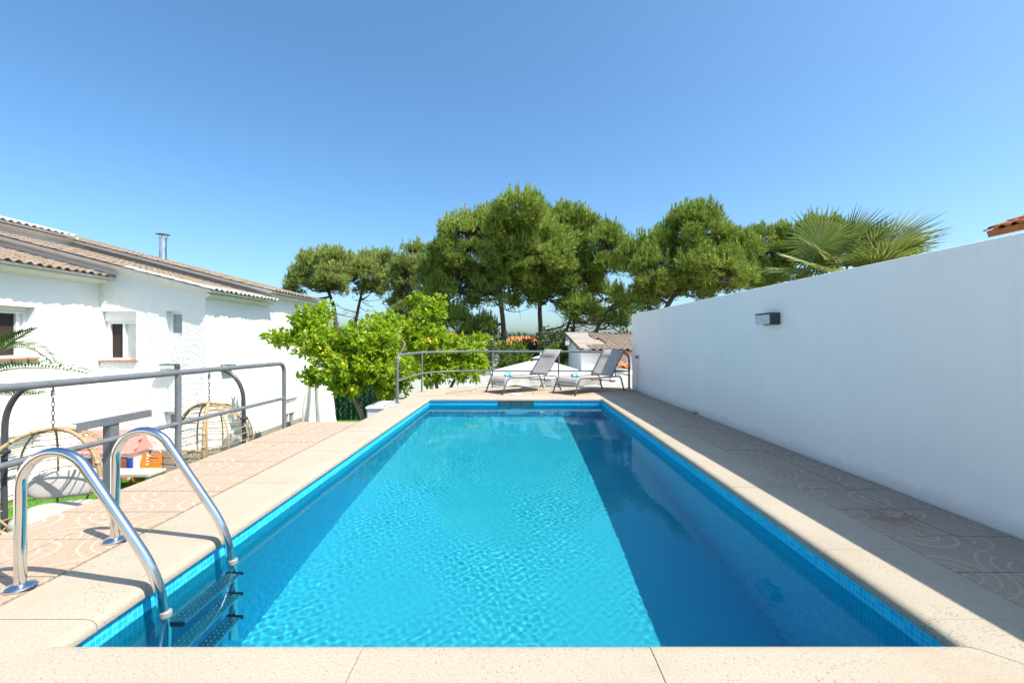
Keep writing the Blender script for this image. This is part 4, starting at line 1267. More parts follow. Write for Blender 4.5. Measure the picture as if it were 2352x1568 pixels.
def hanging_chair(top, face, label, H=1.22, RW=0.57, chain_len=0.42, tilt=0.0):
    """top: suspension point; face: azimuth the opening looks to; local z up"""
    r = empty("hanging_chair", top, face, label, "hanging chair", "rattan hanging egg chairs")
    zt = -chain_len
    def pt(t, a):
        rad = RW * math.sin(math.pi * min(1, t)) ** 0.92
        z = zt - H * (1 - math.cos(math.pi * t)) / 2
        return Vector((rad * math.cos(a) * (1.0 if math.cos(a) > 0 else 1.06), rad * math.sin(a), z))
    half = R(62)
    ts = np.linspace(0.0, 1.0, 19)
    for s in (-1, 1):                                   # thick hoops either side of the opening
        for k, off in enumerate((0.0, 0.07)):
            MB().tube([pt(t, s * (half + off)) for t in ts], 0.021 if k == 0 else 0.015, 8).build("hoop", M_RATTAN, r, True)
    for a in np.linspace(half + R(32), 2 * math.pi - half - R(32), 6):
        MB().tube([pt(t, a) for t in ts], 0.012, 7).build("rib", M_RATTAN, r, True)
    for i, t in enumerate(np.linspace(0.08, 0.95, 16)):
        MB().tube([pt(t + 0.008 * math.sin(5 * a + i), a) for a in np.linspace(half, 2 * math.pi - half, 30)], 0.0068, 5, False).build("cord", M_ROPE, r, True)
    for t in (0.16, 0.62):
        MB().tube([pt(t, a) for a in np.linspace(half, 2 * math.pi - half, 30)], 0.013, 7).build("ring", M_RATTAN, r, True)
    MB().tube([pt(0.80, a) for a in np.linspace(-half, half, 14)], 0.014, 7).build("front_bar", M_RATTAN, r, True)
    for i in range(9):                                  # bindings where canes meet
        t = 0.08 + i * 0.1
        for s in (-1, 1):
            p0, p1 = pt(t - .012, s * half), pt(t + .012, s * half)
            MB().tube([p0, p1], 0.024, 8).build("binding", M_ROPE, r, True)
    cushion("seat_cushion", r, (-0.08, 0, zt - H * 0.84), (0.31, 0.36, 0.10), (0, R(4), 0))
    cushion("back_cushion", r, (-0.37, 0, zt - H * 0.60), (0.075, 0.36, 0.17), (0, R(-22), 0))
    # chain with spring
    n = 7; step = (chain_len - 0.10) / n
    sp = [(0.02 * math.cos(a), 0.02 * math.sin(a), -0.02 - 0.075 * a / (10 * math.pi)) for a in np.linspace(0, 10 * math.pi, 80)]
    MB().tube(sp, 0.004, 5).build("spring", M_CHAIN, r, True)
    for i in range(n):
        zc = -0.115 - step * i - step * 0.35
        big = 1.25 if i == n - 1 else 1.0
        lp = []
        for a in np.linspace(0, 2 * math.pi, 16, endpoint=False):
            x = 0.012 * big * math.cos(a); z = (step * 0.42) * math.sin(a) + math.copysign(step * 0.2, math.sin(a))
            lp.append((x, 0, zc + z) if i % 2 == 0 else (0, x, zc + z))
        MB().tube(lp, 0.0042, 6, False, True).build("chain_link", M_CHAIN, r, True)
    return r
def chair_stand(top, side, label):
    """arched pole; side = direction (unit x,y) from the suspension point to the pole foot"""
    r = empty("chair_stand", (top[0] + side[0] * .55, top[1] + side[1] * .55, GZ), label=label, cat="stand", group="arched stands of the hanging chairs")
    T = Vector(top); d = Vector((side[0], side[1], 0))
    pts = [T + d * 0.0 + Vector((0, 0, .05)), T + d * .06 + Vector((0, 0, .055))]
    for a in np.linspace(80, 0, 12):
        pts.append(T + d * (.12 + .38 * math.cos(R(a))) + Vector((0, 0, .055 - .50 + .50 * math.sin(R(a)))))
    pts.append(T + d * .51 + Vector((0, 0, -1.0)))
    pts.append(Vector((T.x + d.x * .50, T.y + d.y * .50, GZ + .03)))
    part(MB().tube(pts, 0.030, 14), "pole", M_STAND, r, True, 50)
    part(MB().lathe([(0.0, .03), (0.034, .028), (0.034, -.02), (0.0, -.022)], 14, Matrix.Translation(T + Vector((0, 0, .05)))), "end_cap", M_STAND, r, True)
    part(MB().tube([(T.x + .52 * math.cos(a), T.y + .52 * math.sin(a), GZ + .03) for a in np.linspace(0, 2 * math.pi, 40, endpoint=False)], 0.022, 10, False, True), "base_ring", M_STAND, r, True)
    part(MB().box(tuple(T + d * .51 + Vector((0, 0, -.72))), (.075, .09, .05), bev=.01), "clamp", M_STAND, r)
    part(MB().tube([T + Vector((0, 0, .06)), T + Vector((0, 0, -.035))], 0.008, 8), "hook", M_CHAIN, r, True)
    return r
E1 = (-5.30, 5.2, 0.56); E2 = (-4.80, 7.1, 0.60)
chair_stand(E1, (-0.99, -0.1), "dark arched tube stand by the toy playhouse and slab bench")
hanging_chair((E1[0], E1[1], E1[2]), R(-65), "rattan egg chair hanging in front of the shuttered window and playhouse", chain_len=0.46)
chair_stand(E2, (1.0, 0.12), "dark arched tube stand in front of the smooth long house wall")
hanging_chair((E2[0], E2[1], E2[2]), R(-125), "rattan egg chair hanging in front of the house corner", chain_len=0.47)

# ---- pump box beside the coping, closed parasol, green screen, back wall
pb = empty("pump_box", (-2.5, 8.55, GZ), label="white plastic housing standing against the pool deck by the curved railing", cat="box")
part(MB().box((-2.46, 8.55, -0.86), (.46, .80, 1.46), bev=.02), "housing", M_WHITEPL, pb)
part(MB().box((-2.46, 8.55, -0.105), (.50, .84, .05), bev=.015), "lid", M_WHITEPL, pb)
cp = empty("closed_parasol", (-5.25, 12.1, GZ), label="closed white parasol hanging in folds by the house corner", cat="parasol")
M_CANVAS = mat("white_canvas", (0.72, 0.70, 0.67), 0.9, var=0.05, bump=0.15, bscale=160, bdist=0.001)
fold = lambda a, z: 1 + 0.20 * math.sin(9 * a + 1.5 * z) + 0.09 * math.sin(5 * a - 2 * z + 1)
part(MB().lathe([(0.43, -1.52), (0.40, -1.2), (0.34, -.7), (0.27, -.2), (0.20, .25), (0.10, .62), (0.03, .75)], 72, Matrix.Translation((-5.25, 12.1, 0)), fold), "canopy", M_CANVAS, cp, True)
part(MB().tube([(-5.25, 12.1, GZ), (-5.25, 12.1, .82)], .025, 10), "pole", M_STAND, cp, True)
gs = empty("green_screen", (-5.6, 15.5, GZ), label="dark green artificial hedge screen standing on the lawn", cat="screen")
M_SCR = rnd_mat("green_tinsel", [(0.1, (0.008, 0.045, 0.02)), (0.5, (0.018, 0.085, 0.04)), (0.9, (0.05, 0.17, 0.09))], 0.35, 0.5)
part(MB().box((-5.5, 15.55, GZ + .95), (2.5, .02, 1.9)), "backing", mat("screen_backing", (0.008, 0.03, 0.015), 0.8), gs)
n = 26000
P = np.stack([g.uniform(-1.2, 1.3, n), np.full(n, .02), g.uniform(0, 1.9, n)], 1)
P[:, 1] += .03 * np.sin(P[:, 0] * 34) * (g.random(n) < .8)
D = np.stack([g.normal(0, .5, n), -np.abs(g.normal(.5, .4, n)), g.normal(-.25, .6, n)], 1); D /= np.linalg.norm(D, axis=1, keepdims=True)
V, Fc, rn = blades(P, D, g.uniform(.04, .10, n), g.uniform(.004, .009, n), 8)
np_mesh("screen_strands", V, Fc, M_SCR, gs, False, rn)["kind"] = "stuff"
bw = empty("garden_wall", (-1.0, 16.3, GZ), label="low white garden wall closing the far side of the garden", cat="wall")
part(MB().box((-1.2, 16.3, (GZ - .02) / 2), (6.4, .2, -.02 - GZ)), "wall", M_PLASTER, bw)
part(MB().box((-1.2, 16.3, .005), (6.46, .26, .05)), "capping", M_PLASTER, bw)
for k in range(12):
    part(MB().tube([(-4.2 + k * .16, 16.22, -.9), (-4.2 + k * .16, 16.22, .15)], .012, 6), "bar", M_STAND, bw)
part(MB().box((-3.3, 16.21, .16), (2.0, .03, .03)), "bar_rail", M_STAND, bw)
# garden furniture behind the lemon trees
gb = empty("garden_chair", (-3.6, 13.8, GZ), label="dark metal garden chair between the lemon trunks", cat="chair")
for sx in (-.22, .22):
    part(MB().tube(fillet([(-3.6 + sx, 13.55, GZ), (-3.6 + sx, 13.55, GZ + .45), (-3.6 + sx, 13.98, GZ + .44), (-3.6 + sx, 14.1, GZ + .95)], .05, 3), .014, 8), "side_frame", M_STAND, gb, True)
    part(MB().tube([(-3.6 + sx, 14.0, GZ + .44), (-3.6 + sx, 14.08, GZ)], .014, 8), "leg", M_STAND, gb, True)
part(MB().box((-3.6, 13.77, GZ + .455), (.44, .42, .015)), "seat", M_STAND, gb)
for k in range(5):
    part(MB().box((-3.6, 14.0 + k * .022, GZ + .56 + k * .09), (.43, .012, .045)), "back_slat", M_STAND, gb)
M_GREENPL = mat("green_mat", (0.10, 0.24, 0.06), 0.85)

# ---- white parasol over the lower terrace
def parasol(c, half, zpk, zc, rz, label, valance=.20):
    r = empty("white_parasol", (c[0], c[1], GZ), label=label, cat="parasol", group="open white parasols")
    M_ = Matrix.Translation((c[0], c[1], 0)) @ Matrix.Rotation(rz, 4, 'Z')
    cs = [Vector((half * sx, half * sy, zc)) for sx, sy in ((-1, -1), (1, -1), (1, 1), (-1, 1))]
    b = MB()
    N = 10
    for k in range(4):
        A, B_ = cs[k], cs[(k + 1) % 4]
        vs, fs = [], []
        for i in range(N + 1):
            for j in range(N + 1):
                f = i / N
                p = A.lerp(B_, j / N) * f
                sag = .06 * math.sin(math.pi * j / N) * f * math.sin(math.pi * min(1, f * .9))
                z = zpk + (zc - zpk) * f ** 1.04 - sag * .6
                vs.append(M_ @ Vector((p.x, p.y, z)))
        for i in range(N):
            for j in range(N):
                fs.append((i * (N + 1) + j, i * (N + 1) + j + 1, (i + 1) * (N + 1) + j + 1, (i + 1) * (N + 1) + j))
        b.add(vs, fs)
    part(b, "canopy", M_CANVAS, r, True, 20)
    for k in range(4):
        A, B_ = cs[k], cs[(k + 1) % 4]
        vs, fs = [], []
        for j in range(25):
            p = A.lerp(B_, j / 24); out = p.normalized()
            dep = valance * (1 + .10 * math.sin(j * 1.05))
            vs.append(M_ @ Vector((p.x, p.y, zc))); vs.append(M_ @ (Vector((p.x, p.y, zc - dep)) - Vector((out.x, out.y, 0)) * .03 * (1 + math.sin(j * 1.9))))
        for j in range(24): fs.append((2 * j, 2 * j + 2, 2 * j + 3, 2 * j + 1))
        part(MB().add(vs, fs), "valance", M_CANVAS, r, True)
        part(MB().tube([M_ @ Vector((0, 0, zpk - .05)), M_ @ Vector((A.x * .98, A.y * .98, zc - .03))], .012, 6), "rib", M_STAND, r, True)
    vs = [M_ @ Vector((0, 0, zpk + .09))]
    for k in range(16):
        a = 2 * math.pi * k / 16; rad = .24 if k % 4 != 2 else .31
        vs.append(M_ @ Vector((rad * math.cos(a), rad * math.sin(a), zpk + .005 + .012 * (k % 2))))
    part(MB().add(vs, [(0, 1 + k, 1 + (k + 1) % 16) for k in range(16)]), "vent_cap", M_CANVAS, r, True)
    part(MB().tube([(c[0], c[1], GZ), (c[0], c[1], zpk + .06)], .024, 12), "pole", M_STAND, r, True)
    part(MB().lathe([(0, .15), (.02, .14), (.03, .11), (.02, .08), (0.02, .05)], 12, Matrix.Translation((c[0], c[1], zpk + .02))), "finial", M_WHITEPL, r, True)
    part(MB().lathe([(.30, 0), (.30, .06), (.05, .10), (.04, .3)], 20, Matrix.Translation((c[0], c[1], GZ))), "foot", M_STAND, r)
    return r
parasol((0.68, 12.95), 1.38, 0.60, 0.16, R(6), "large open white parasol rising behind the loungers")
parasol((0.05, 11.95), 0.72, 0.0, -0.16, R(30), "small low white parasol peeping over the terrace edge", .08)
# ================================================================== trees and shrubs
def Q(qx, qy, Y):
    """world point seen at photo position (2352 px wide frame) at distance Y"""
    return np.array([(qx - 1187.0) / 1045.0 * Y, Y, CAM_H - (qy - 782.5) / 1045.0 * Y])
M_PINE = rnd_mat("pine_needles", [(0.05, (0.05, 0.09, 0.022)), (0.35, (0.165, 0.255, 0.04)), (0.65, (0.335, 0.43, 0.07)), (0.95, (0.55, 0.58, 0.18))], 0.55, 0.3, 0.22)
M_PINE_G = rnd_mat("pine_needles_grey", [(0.05, (0.08, 0.12, 0.035)), (0.4, (0.23, 0.30, 0.07)), (0.8, (0.42, 0.48, 0.12)), (0.98, (0.55, 0.57, 0.17))], 0.55, 0.3, 0.25)
M_BARK = mat("pine_bark", (0.105, 0.082, 0.066), 0.95, var=0.35, vscale=5, bump=0.9, bscale=14, bdist=0.03)
M_BARK_L = mat("pale_bark", (0.27, 0.21, 0.155), 0.95, var=0.25, vscale=8, bump=0.6, bscale=30, bdist=0.01)
def unit(v): return v / (np.linalg.norm(v, axis=-1, keepdims=True) + 1e-9)
def limb_path(a, b, sag, g, n=6):
    pts = []
    for i in range(n + 1):
        t = i / n
        p = a * (1 - t) + b * t
        p = p + np.array([g.normal(0, .05), g.normal(0, .05), 0]) * np.linalg.norm(b - a) * math.sin(math.pi * t) * .5
        p = p + np.array([0, 0, sag * math.sin(math.pi * t)])
        pts.append(tuple(p))
    return pts
def pine(label, Y, trunk, ells, seed, m=None, r0=0.17, dens=1.0, clump=(0.24, 0.48), deadwood=8, blade=0.20):
    g = np.random.default_rng(seed)
    tp = [Q(*p, Y) for p in trunk]
    base = tp[0].copy(); base[2] = GZ - .05
    root = empty("pine_tree", tuple(base), label=label, cat="tree", group="pine trees beyond the garden")
    tp = [base] + [t + np.array([0, g.normal(0, .15), 0]) for t in tp]
    path = smooth_path([tuple(t) for t in tp], 2)
    rs = [r0 * (1 - .72 * i / (len(path) - 1)) for i in range(len(path))]
    part(MB().tube(path, rs, 12), "trunk", M_BARK, root, True)
    tpath = np.array([tuple(p) for p in path])
    clumps = []
    for (qx, qy, rx, ry, *dy) in ells:
        c = Q(qx, qy, Y); c[1] += dy[0] if dy else g.normal(0, .8)
        a, bz = rx / 1045 * Y, ry / 1045 * Y
        sa = 4 * math.pi * ((a * bz) ** 1.6 * 2 / 3 + (a * a) ** 1.6 / 3) ** (1 / 1.6)
        n = max(6, int(sa * 2.8 * dens))
        u = unit(g.normal(size=(n, 3)))
        u[:, 2] = np.where(u[:, 2] < -.55, -u[:, 2], u[:, 2])
        rad = g.uniform(.45, 1.0, n) ** .55
        pc = c + u * rad[:, None] * np.array([a, a * .85, bz])
        for p, uu in zip(pc, u): clumps.append((p, uu, g.uniform(*clump), c))
    # limbs from the trunk to the heart of each ellipsoid, twigs on to some clumps
    for (qx, qy, rx, ry, *dy) in ells:
        c = Q(qx, qy, Y)
        low = tpath[tpath[:, 2] < c[2] - .2]
        st = low[np.argmin(np.linalg.norm(low - c, axis=1) + .3 * np.abs(low[:, 2] - c[2] + 1.0))] if len(low) else tpath[-1]
        lp = limb_path(st, c, -.12 * np.linalg.norm(c - st), g)
        part(MB().tube(lp, [r0 * .40 * (1 - .75 * i / 6) for i in range(7)], 7, False), "limb", M_BARK, root, True)
    b = MB()
    for k, (p, uu, r_, c) in enumerate(clumps):
        if g.random() < .55:
            b.tube(limb_path(c + (p - c) * .1, p, -.05, g, 3), [.035, .026, .018, .008], 4, False)
    part(b, "twigs", M_BARK, root, True)["kind"] = "stuff"
    if deadwood:
        b = MB()
        for k in range(deadwood):
            st = tpath[g.integers(len(tpath) // 5, int(len(tpath) * .75))]
            d = unit(np.array([g.normal(), g.normal() * .5, g.normal(-.05, .35)]))
            e = st + d * g.uniform(.7, 1.9)
            b.tube(limb_path(st, e, -.15, g, 4), [.03, .024, .017, .012, .005], 4, False)
            for q_ in range(4):
                s2 = st + (e - st) * g.uniform(.4, 1)
                b.tube(limb_path(s2, s2 + unit(g.normal(size=3)) * g.uniform(.2, .6), 0, g, 2), [.011, .008, .003], 3, False)
        part(b, "dead_branches", M_BARK, root, True)["kind"] = "stuff"
    PP, DD, KK = [], [], []
    for (p, uu, r_, c) in clumps:
        nt = int(80 * (r_ / .5) ** 2)
        v = unit(g.normal(size=(nt, 3)))
        v[:, 2] = np.abs(v[:, 2]) * np.where(g.random(nt) < .78, 1, -1)
        pos = p + v * (g.random(nt) ** .45)[:, None] * r_ * np.array([1, 1, .72])
        dirn = unit(v * .55 + uu * .35 + np.array([0, 0, .75]) + g.normal(0, .28, (nt, 3)))
        nb = 7
        KK.append(np.full(nt * nb, g.random()))
        PP.append(np.repeat(pos, nb, 0) + g.normal(0, .015, (nt * nb, 3)))
        DD.append(unit(np.repeat(dirn, nb, 0) + g.normal(0, .42, (nt * nb, 3))))
        if uu[2] > .15:                                 # upright young shoots on the upper side
            nsh = 5
            bs = p + unit(g.normal(size=(nsh, 3)) + np.array([0, 0, .9])) * r_ * .75
            hh = g.uniform(.12, .40, nsh)
            q_ = 28
            f = g.random((nsh, q_, 1))
            PP.append((bs[:, None] + np.array([0, 0, 1.0]) * f * hh[:, None, None]).reshape(-1, 3))
            DD.append(unit(np.array([0, 0, 1.0]) + g.normal(0, .30, (nsh * q_, 3))))
            KK.append(np.full(nsh * q_, .55 + .45 * g.random()))
    P = np.concatenate(PP); D = np.concatenate(DD)
    n = len(P)
    V, Fc, rn = blades(P, D, g.uniform(.6, 1.25, n) * blade, g.uniform(.010, .018, n) * blade / .2, seed + 1)
    rn = .38 * rn + .30 * np.repeat(g.random(n // 7 + 1), 7)[:n] + .32 * np.concatenate(KK)
    V = V - np.array(root.location)
    o = np_mesh("crown", V, Fc, m or M_PINE, root, False, rn)
    o["kind"] = "stuff"
    return root
pine("tall dense pine with a thick forked trunk behind the lemon trees", 21.0, [(1155, 835), (1158, 770), (1152, 700), (1130, 600), (1120, 520)],
     [(1085, 582, 88, 76), (1150, 548, 86, 58), (1195, 575, 60, 60), (1000, 640, 40, 60), (1175, 645, 60, 46), (1052, 665, 66, 66), (1130, 670, 76, 62), (1035, 750, 46, 40), (1105, 765, 44, 28), (1010, 705, 28, 50), (1190, 516, 50, 38)], 21)
pine("tall broad pine whose crown rises above all the others", 22.5, [(1240, 835), (1243, 770), (1238, 690), (1255, 600), (1275, 520)],
     [(1205, 590, 56, 60), (1268, 552, 98, 62), (1345, 570, 74, 74), (1235, 610, 80, 72), (1310, 645, 82, 52), (1390, 600, 40, 66), (1260, 690, 50, 34), (1300, 514, 74, 28), (1215, 665, 46, 36), (1330, 720, 44, 26)], 31)
pine("thin sparse pine with bare limbs beside the white annex", 25.0, [(1292, 830), (1298, 760), (1330, 690), (1400, 620)],
     [(1415, 600, 24, 46), (1385, 690, 52, 30), (1425, 725, 30, 18), (1360, 735, 36, 18)], 41, M_PINE_G, 0.12, 0.7, deadwood=16)
pine("leaning slim pine between the broad pine and the annex", 24.0, [(1318, 830), (1316, 760), (1322, 700), (1330, 640)],
     [(1325, 700, 42, 26), (1345, 640, 40, 30)], 45, M_PINE_G, 0.11, 0.7, deadwood=16)
pine("curved pine standing directly behind the annex roof", 20.0, [(1360, 790), (1378, 735), (1405, 700), (1440, 690)],
     [(1450, 715, 36, 22), (1420, 690, 34, 20), (1400, 745, 30, 12)], 47, M_PINE, 0.12, 0.8, deadwood=12)
pine("wide dark pine rising over the far end of the pool wall", 19.0, [(1500, 790), (1520, 720), (1560, 660), (1590, 590)],
     [(1590, 550, 84, 64), (1515, 600, 64, 66), (1655, 610, 78, 60), (1560, 665, 100, 38), (1480, 645, 36, 56), (1610, 640, 90, 50), (1470, 600, 34, 46), (1692, 590, 46, 40)], 51, dens=1.05)
pine("lighter pine between the dark pine and the fan palm", 23.5, [(1740, 760), (1745, 680), (1750, 610)],
     [(1745, 592, 74, 56), (1700, 650, 74, 38), (1815, 585, 60, 50), (1780, 640, 66, 40)], 61)
pine("slender pine with a bare pale trunk close to the house end", 27.0, [(782, 800), (770, 750), (768, 700), (745, 650), (730, 615)],
     [(728, 605, 50, 24), (690, 650, 32, 17), (775, 615, 42, 30), (760, 660, 40, 22), (700, 625, 36, 20), (740, 640, 46, 26), (670, 668, 24, 12), (780, 645, 40, 24), (715, 655, 50, 18)], 71, M_PINE_G, 0.17, 0.85, deadwood=20)
pine("airy pine with an open forked crown right of the bare trunk", 29.0, [(800, 800), (815, 740), (830, 680), (845, 620)],
     [(845, 600, 44, 25), (880, 635, 36, 28), (812, 645, 34, 24), (855, 670, 38, 20), (840, 640, 50, 30), (885, 610, 30, 24), (805, 620, 30, 22)], 81, M_PINE_G, 0.16, 0.85, deadwood=20)
pine("narrow pointed pine standing against the tall dense pine", 26.0, [(925, 800), (930, 720), (940, 640), (948, 580)],
     [(945, 590, 22, 30), (930, 645, 36, 48), (965, 640, 34, 50), (930, 720, 46, 44), (975, 720, 40, 46), (900, 680, 26, 36)], 91, M_PINE_G, 0.15, 0.95)

# ---- shrubs beyond the garden wall
M_OLIVE = rnd_mat("olive_leaf", [(0.1, (0.05, 0.075, 0.03)), (0.5, (0.11, 0.145, 0.06)), (0.9, (0.20, 0.23, 0.11))], 0.6, 0.3, 0.25)
M_LUSH = rnd_mat("lush_leaf", [(0.1, (0.04, 0.09, 0.012)), (0.5, (0.11, 0.21, 0.02)), (0.9, (0.24, 0.34, 0.04))], 0.5, 0.4, 0.35)
def leaf_faces(P, D, L, W, seed):
    """diamond leaves folded along the midrib: 4 triangles each"""
    g = np.random.default_rng(seed); n = len(P)
    S = unit(np.cross(D, unit(g.normal(size=(n, 3)) + np.array([0, 0, .8]))))
    Nn = np.cross(S, D)
    V = np.empty((n, 6, 3))
    l, w = L[:, None], W[:, None]
    V[:, 0] = P; V[:, 5] = P + D * l - Nn * l * .14
    V[:, 1] = P + D * l * .42 + S * w + Nn * w * .35; V[:, 2] = P + D * l * .42 - S * w + Nn * w * .35
    V[:, 3] = P + D * l * .45 ; V[:, 4] = P + D * l * .75 - Nn * l * .03
    F = np.array([[0, 3, 1], [0, 2, 3], [1, 3, 4], [2, 4, 3], [1, 4, 5], [2, 5, 4]])
    Fc = (np.arange(n)[:, None, None] * 6 + F[None]).reshape(-1, 3)
    return V, Fc, np.repeat(g.random(n), 6)
def shrub(c, rx, rz, seed, m, label, nleaf=2600, L=.10):
    g = np.random.default_rng(seed)
    r = empty("shrub", (c[0], c[1], GZ), label=label, cat="shrub", group="shrubs beyond the garden wall")
    for k in range(4):
        e = np.array([c[0] + g.normal(0, rx * .4), c[1] + g.normal(0, rx * .4), c[2]])
        part(MB().tube(limb_path(np.array([c[0], c[1], GZ - .02]), e, 0, g, 4), [.05, .04, .03, .02, .012], 6, False), "stem", M_BARK, r, True)
    u = unit(g.normal(size=(26, 3))); cl = np.array(c) + u * (g.random(26) ** .4)[:, None] * np.array([rx, rx, rz]) * .85
    k = g.integers(0, 26, nleaf)
    v = unit(g.normal(size=(nleaf, 3)))
    P = cl[k] + v * (g.random(nleaf) ** .5)[:, None] * min(rx, rz) * .45
    D = unit(v + np.array([0, 0, .5]) + g.normal(0, .4, (nleaf, 3)))
    V, Fc, rn = leaf_faces(P, D, g.uniform(.7, 1.3, nleaf) * L, g.uniform(.7, 1.2, nleaf) * L * .28, seed)
    o = np_mesh("foliage", V.reshape(-1, 3) - np.array(r.location), Fc, m, r, False, rn); o["kind"] = "stuff"
for i, (qx, qy, Y, rx, rz, m, lab, L) in enumerate([
        (1085, 815, 20, 1.3, .8, M_OLIVE, "grey-green bush behind the garden wall under the forked pine", .12),
        (1180, 822, 19, 1.0, .7, M_LUSH, "bright green bush between the two big pine trunks", .11),
        (1225, 812, 24, 1.4, .9, M_OLIVE, "olive bush below the distant orange roof", .14),
        (1275, 800, 21, .8, 1.2, M_OLIVE, "olive bush touching the corner of the annex", .12),
        (1283, 815, 18, .45, .5, M_LUSH, "small yellow-green bush at the annex corner", .10),
        (1010, 810, 24, 1.5, 1.0, M_OLIVE, "dark olive bush behind the lemon trees", .14),
        (900, 800, 26, 2.0, 1.2, M_OLIVE, "wide olive bush below the narrow pointed pine", .15),
        (800, 790, 30, 2.4, 1.2, M_OLIVE, "wide olive bush below the airy pine", .16)]):
    shrub(Q(qx, qy, Y), rx, rz, 300 + i, m, lab, 3200, L)
# far wood as one mass
gw = np.random.default_rng(77)
nc = 900
cx = gw.uniform(-75, 75, nc); cy = gw.uniform(62, 130, nc); cz = gw.uniform(-1.6, 1.3, nc) + (cy - 62) * .016
k = np.repeat(np.arange(nc), 70)
v = unit(gw.normal(size=(len(k), 3)))
P = np.stack([cx, cy, cz], 1)[k] + v * np.array([1.8, 1.8, 1.1]) * (gw.random(len(k)) ** .4)[:, None]
D = unit(v + np.array([0, 0, .6]) + gw.normal(0, .4, (len(k), 3)))
V, Fc, rn = blades(P, D, gw.uniform(.5, 1.0, len(k)), gw.uniform(.10, .2, len(k)), 78)
tag(np_mesh("woodland", V, Fc, M_OLIVE, None, False, rn), "distant olive-green woodland on the horizon", "woodland", kind="stuff")

# ---- lemon trees
M_LEMONLEAF = rnd_mat("lemon_leaf", [(0.05, (0.08, 0.19, 0.012)), (0.35, (0.20, 0.37, 0.015)), (0.7, (0.38, 0.52, 0.022)), (0.97, (0.58, 0.60, 0.05))], 0.38, 0.5, 0.5, (0.40, 0.50, 0.02))
M_LEMON = mat("lemon_skin", (0.78, 0.50, 0.03), 0.45, var=0.12, vscale=14, bump=0.3, bscale=120, bdist=0.002)
def single_leaf(name, m):
    V, Fc, rn = leaf_faces(np.zeros((1, 3)), np.array([[0, 1.0, 0]]), np.array([1.0]), np.array([.26]), 5)
    me = bpy.data.meshes.new(name); me.from_pydata([tuple(x) for x in V[0]], [], [tuple(f) for f in Fc]); me.materials.append(m)
    a = me.attributes.new("rnd", 'FLOAT', 'FACE'); a.data.foreach_set("value", np.full(len(Fc), .55, np.float32)); me.update()
    return me
def lemon_tree(label, stems, ells, seed, nclus, lemons, nparts):
    g = np.random.default_rng(seed)
    b0 = np.array(stems[0][0])
    r = empty("lemon_tree", tuple(b0), label=label, cat="tree", group="lemon trees below the deck")
    ends = []
    for st in stems:
        pth = smooth_path([tuple(p) for p in st], 2)
        part(MB().tube(pth, [.062 * (1 - .6 * i / (len(pth) - 1)) for i in range(len(pth))], 10), "trunk", M_BARK_L, r, True)
        ends.append(np.array(st[-1]))
    PP, DD, TT_ = [], [], []
    w = np.array([e[3] * e[4] for e in ells]); w = w / w.sum()
    tw = MB()
    lem_sites = []
    for (qx, qy, Y, rx, ry), wi in zip(ells, w):
        c = Q(qx, qy, Y); a, bz = rx / 1045 * Y, ry / 1045 * Y
        e = min(ends, key=lambda q: np.linalg.norm(q - c))
        part(MB().tube(limb_path(e, c, .05, g, 5), [.026, .022, .018, .014, .010, .006], 6, False), "branch", M_BARK_L, r, True)
        n = int(nclus * wi)
        u = unit(g.normal(size=(n, 3)))
        pc = c + u * (g.random(n) ** .42)[:, None] * np.array([a, a * .9, bz])
        for p, uu in zip(pc, u):
            if g.random() < .35: tw.tube(limb_path(c + (p - c) * .2, p, 0, g, 2), [.007, .005, .003], 3, False)
            nl = g.integers(6, 12)
            d = unit(uu + np.array([0, 0, .35]) + g.normal(0, .4, 3))
            base = p + d * g.uniform(-.09, .09, nl)[:, None]
            dd = unit(d * .5 + g.normal(0, .62, (nl, 3)) + np.array([0, 0, .12]))
            PP.append(base); DD.append(dd); TT_.append(np.full(nl, g.random()))
            lem_sites.append(p)
    tw = part(tw, "twigs", M_BARK_L, r, True); tw["kind"] = "stuff"
    P, D, T = np.concatenate(PP), np.concatenate(DD), np.concatenate(TT_)
    n = len(P)
    L = g.uniform(.085, .15, n); W = L * g.uniform(.22, .29, n)
    order = np.argsort(np.linalg.norm(P - np.array([0, 0, CAM_H]), axis=1))
    near, rest = order[:nparts], order[nparts:]
    V, Fc, rn = leaf_faces(P[rest], D[rest], L[rest], W[rest], seed)
    rn = .6 * rn + .4 * np.repeat(T[rest], 6)
    o = np_mesh("crown", V.reshape(-1, 3) - np.array(r.location), Fc, M_LEMONLEAF, r, True, rn); o["kind"] = "stuff"
    for i in near:
        o = bpy.data.objects.new("leaf", LEAF_ME[i % 4]); link(o, r)
        q = Vector(D[i]).to_track_quat('Y', 'Z')
        o.matrix_local = Matrix.Translation(Vector(P[i]) - r.location) @ q.to_matrix().to_4x4() @ Matrix.Rotation(g.uniform(-1, 1), 4, 'Y') @ Matrix.Scale(float(L[i]), 4)
    lm = MB().lathe([(0, -.048), (.012, -.043), (.026, -.028), (.033, -.004), (.031, .018), (.019, .036), (.007, .043), (0, .05)], 14)
    me = None
    for (qx, qy, Y) in lemons:
        if me is None:
            o = lm.build("lemon", M_LEMON, r, True); me = o.data
        else:
            o = bpy.data.objects.new("lemon", me); link(o, r)
        o.location = Vector(Q(qx, qy, Y)) - r.location
        o.rotation_euler = (g.uniform(-.5, .5), g.uniform(-.5, .5), g.uniform(0, 6))
        o.scale = (g.uniform(.75, .95),) * 3
    return r
LEAF_ME = []
for vv in (.25, .5, .7, .9):
    me = single_leaf("leaf", M_LEMONLEAF); me.attributes["rnd"].data.foreach_set("value", np.full(6, vv, np.float32)); LEAF_ME.append(me)
G1 = lambda X, Y: np.array([X, Y, GZ])
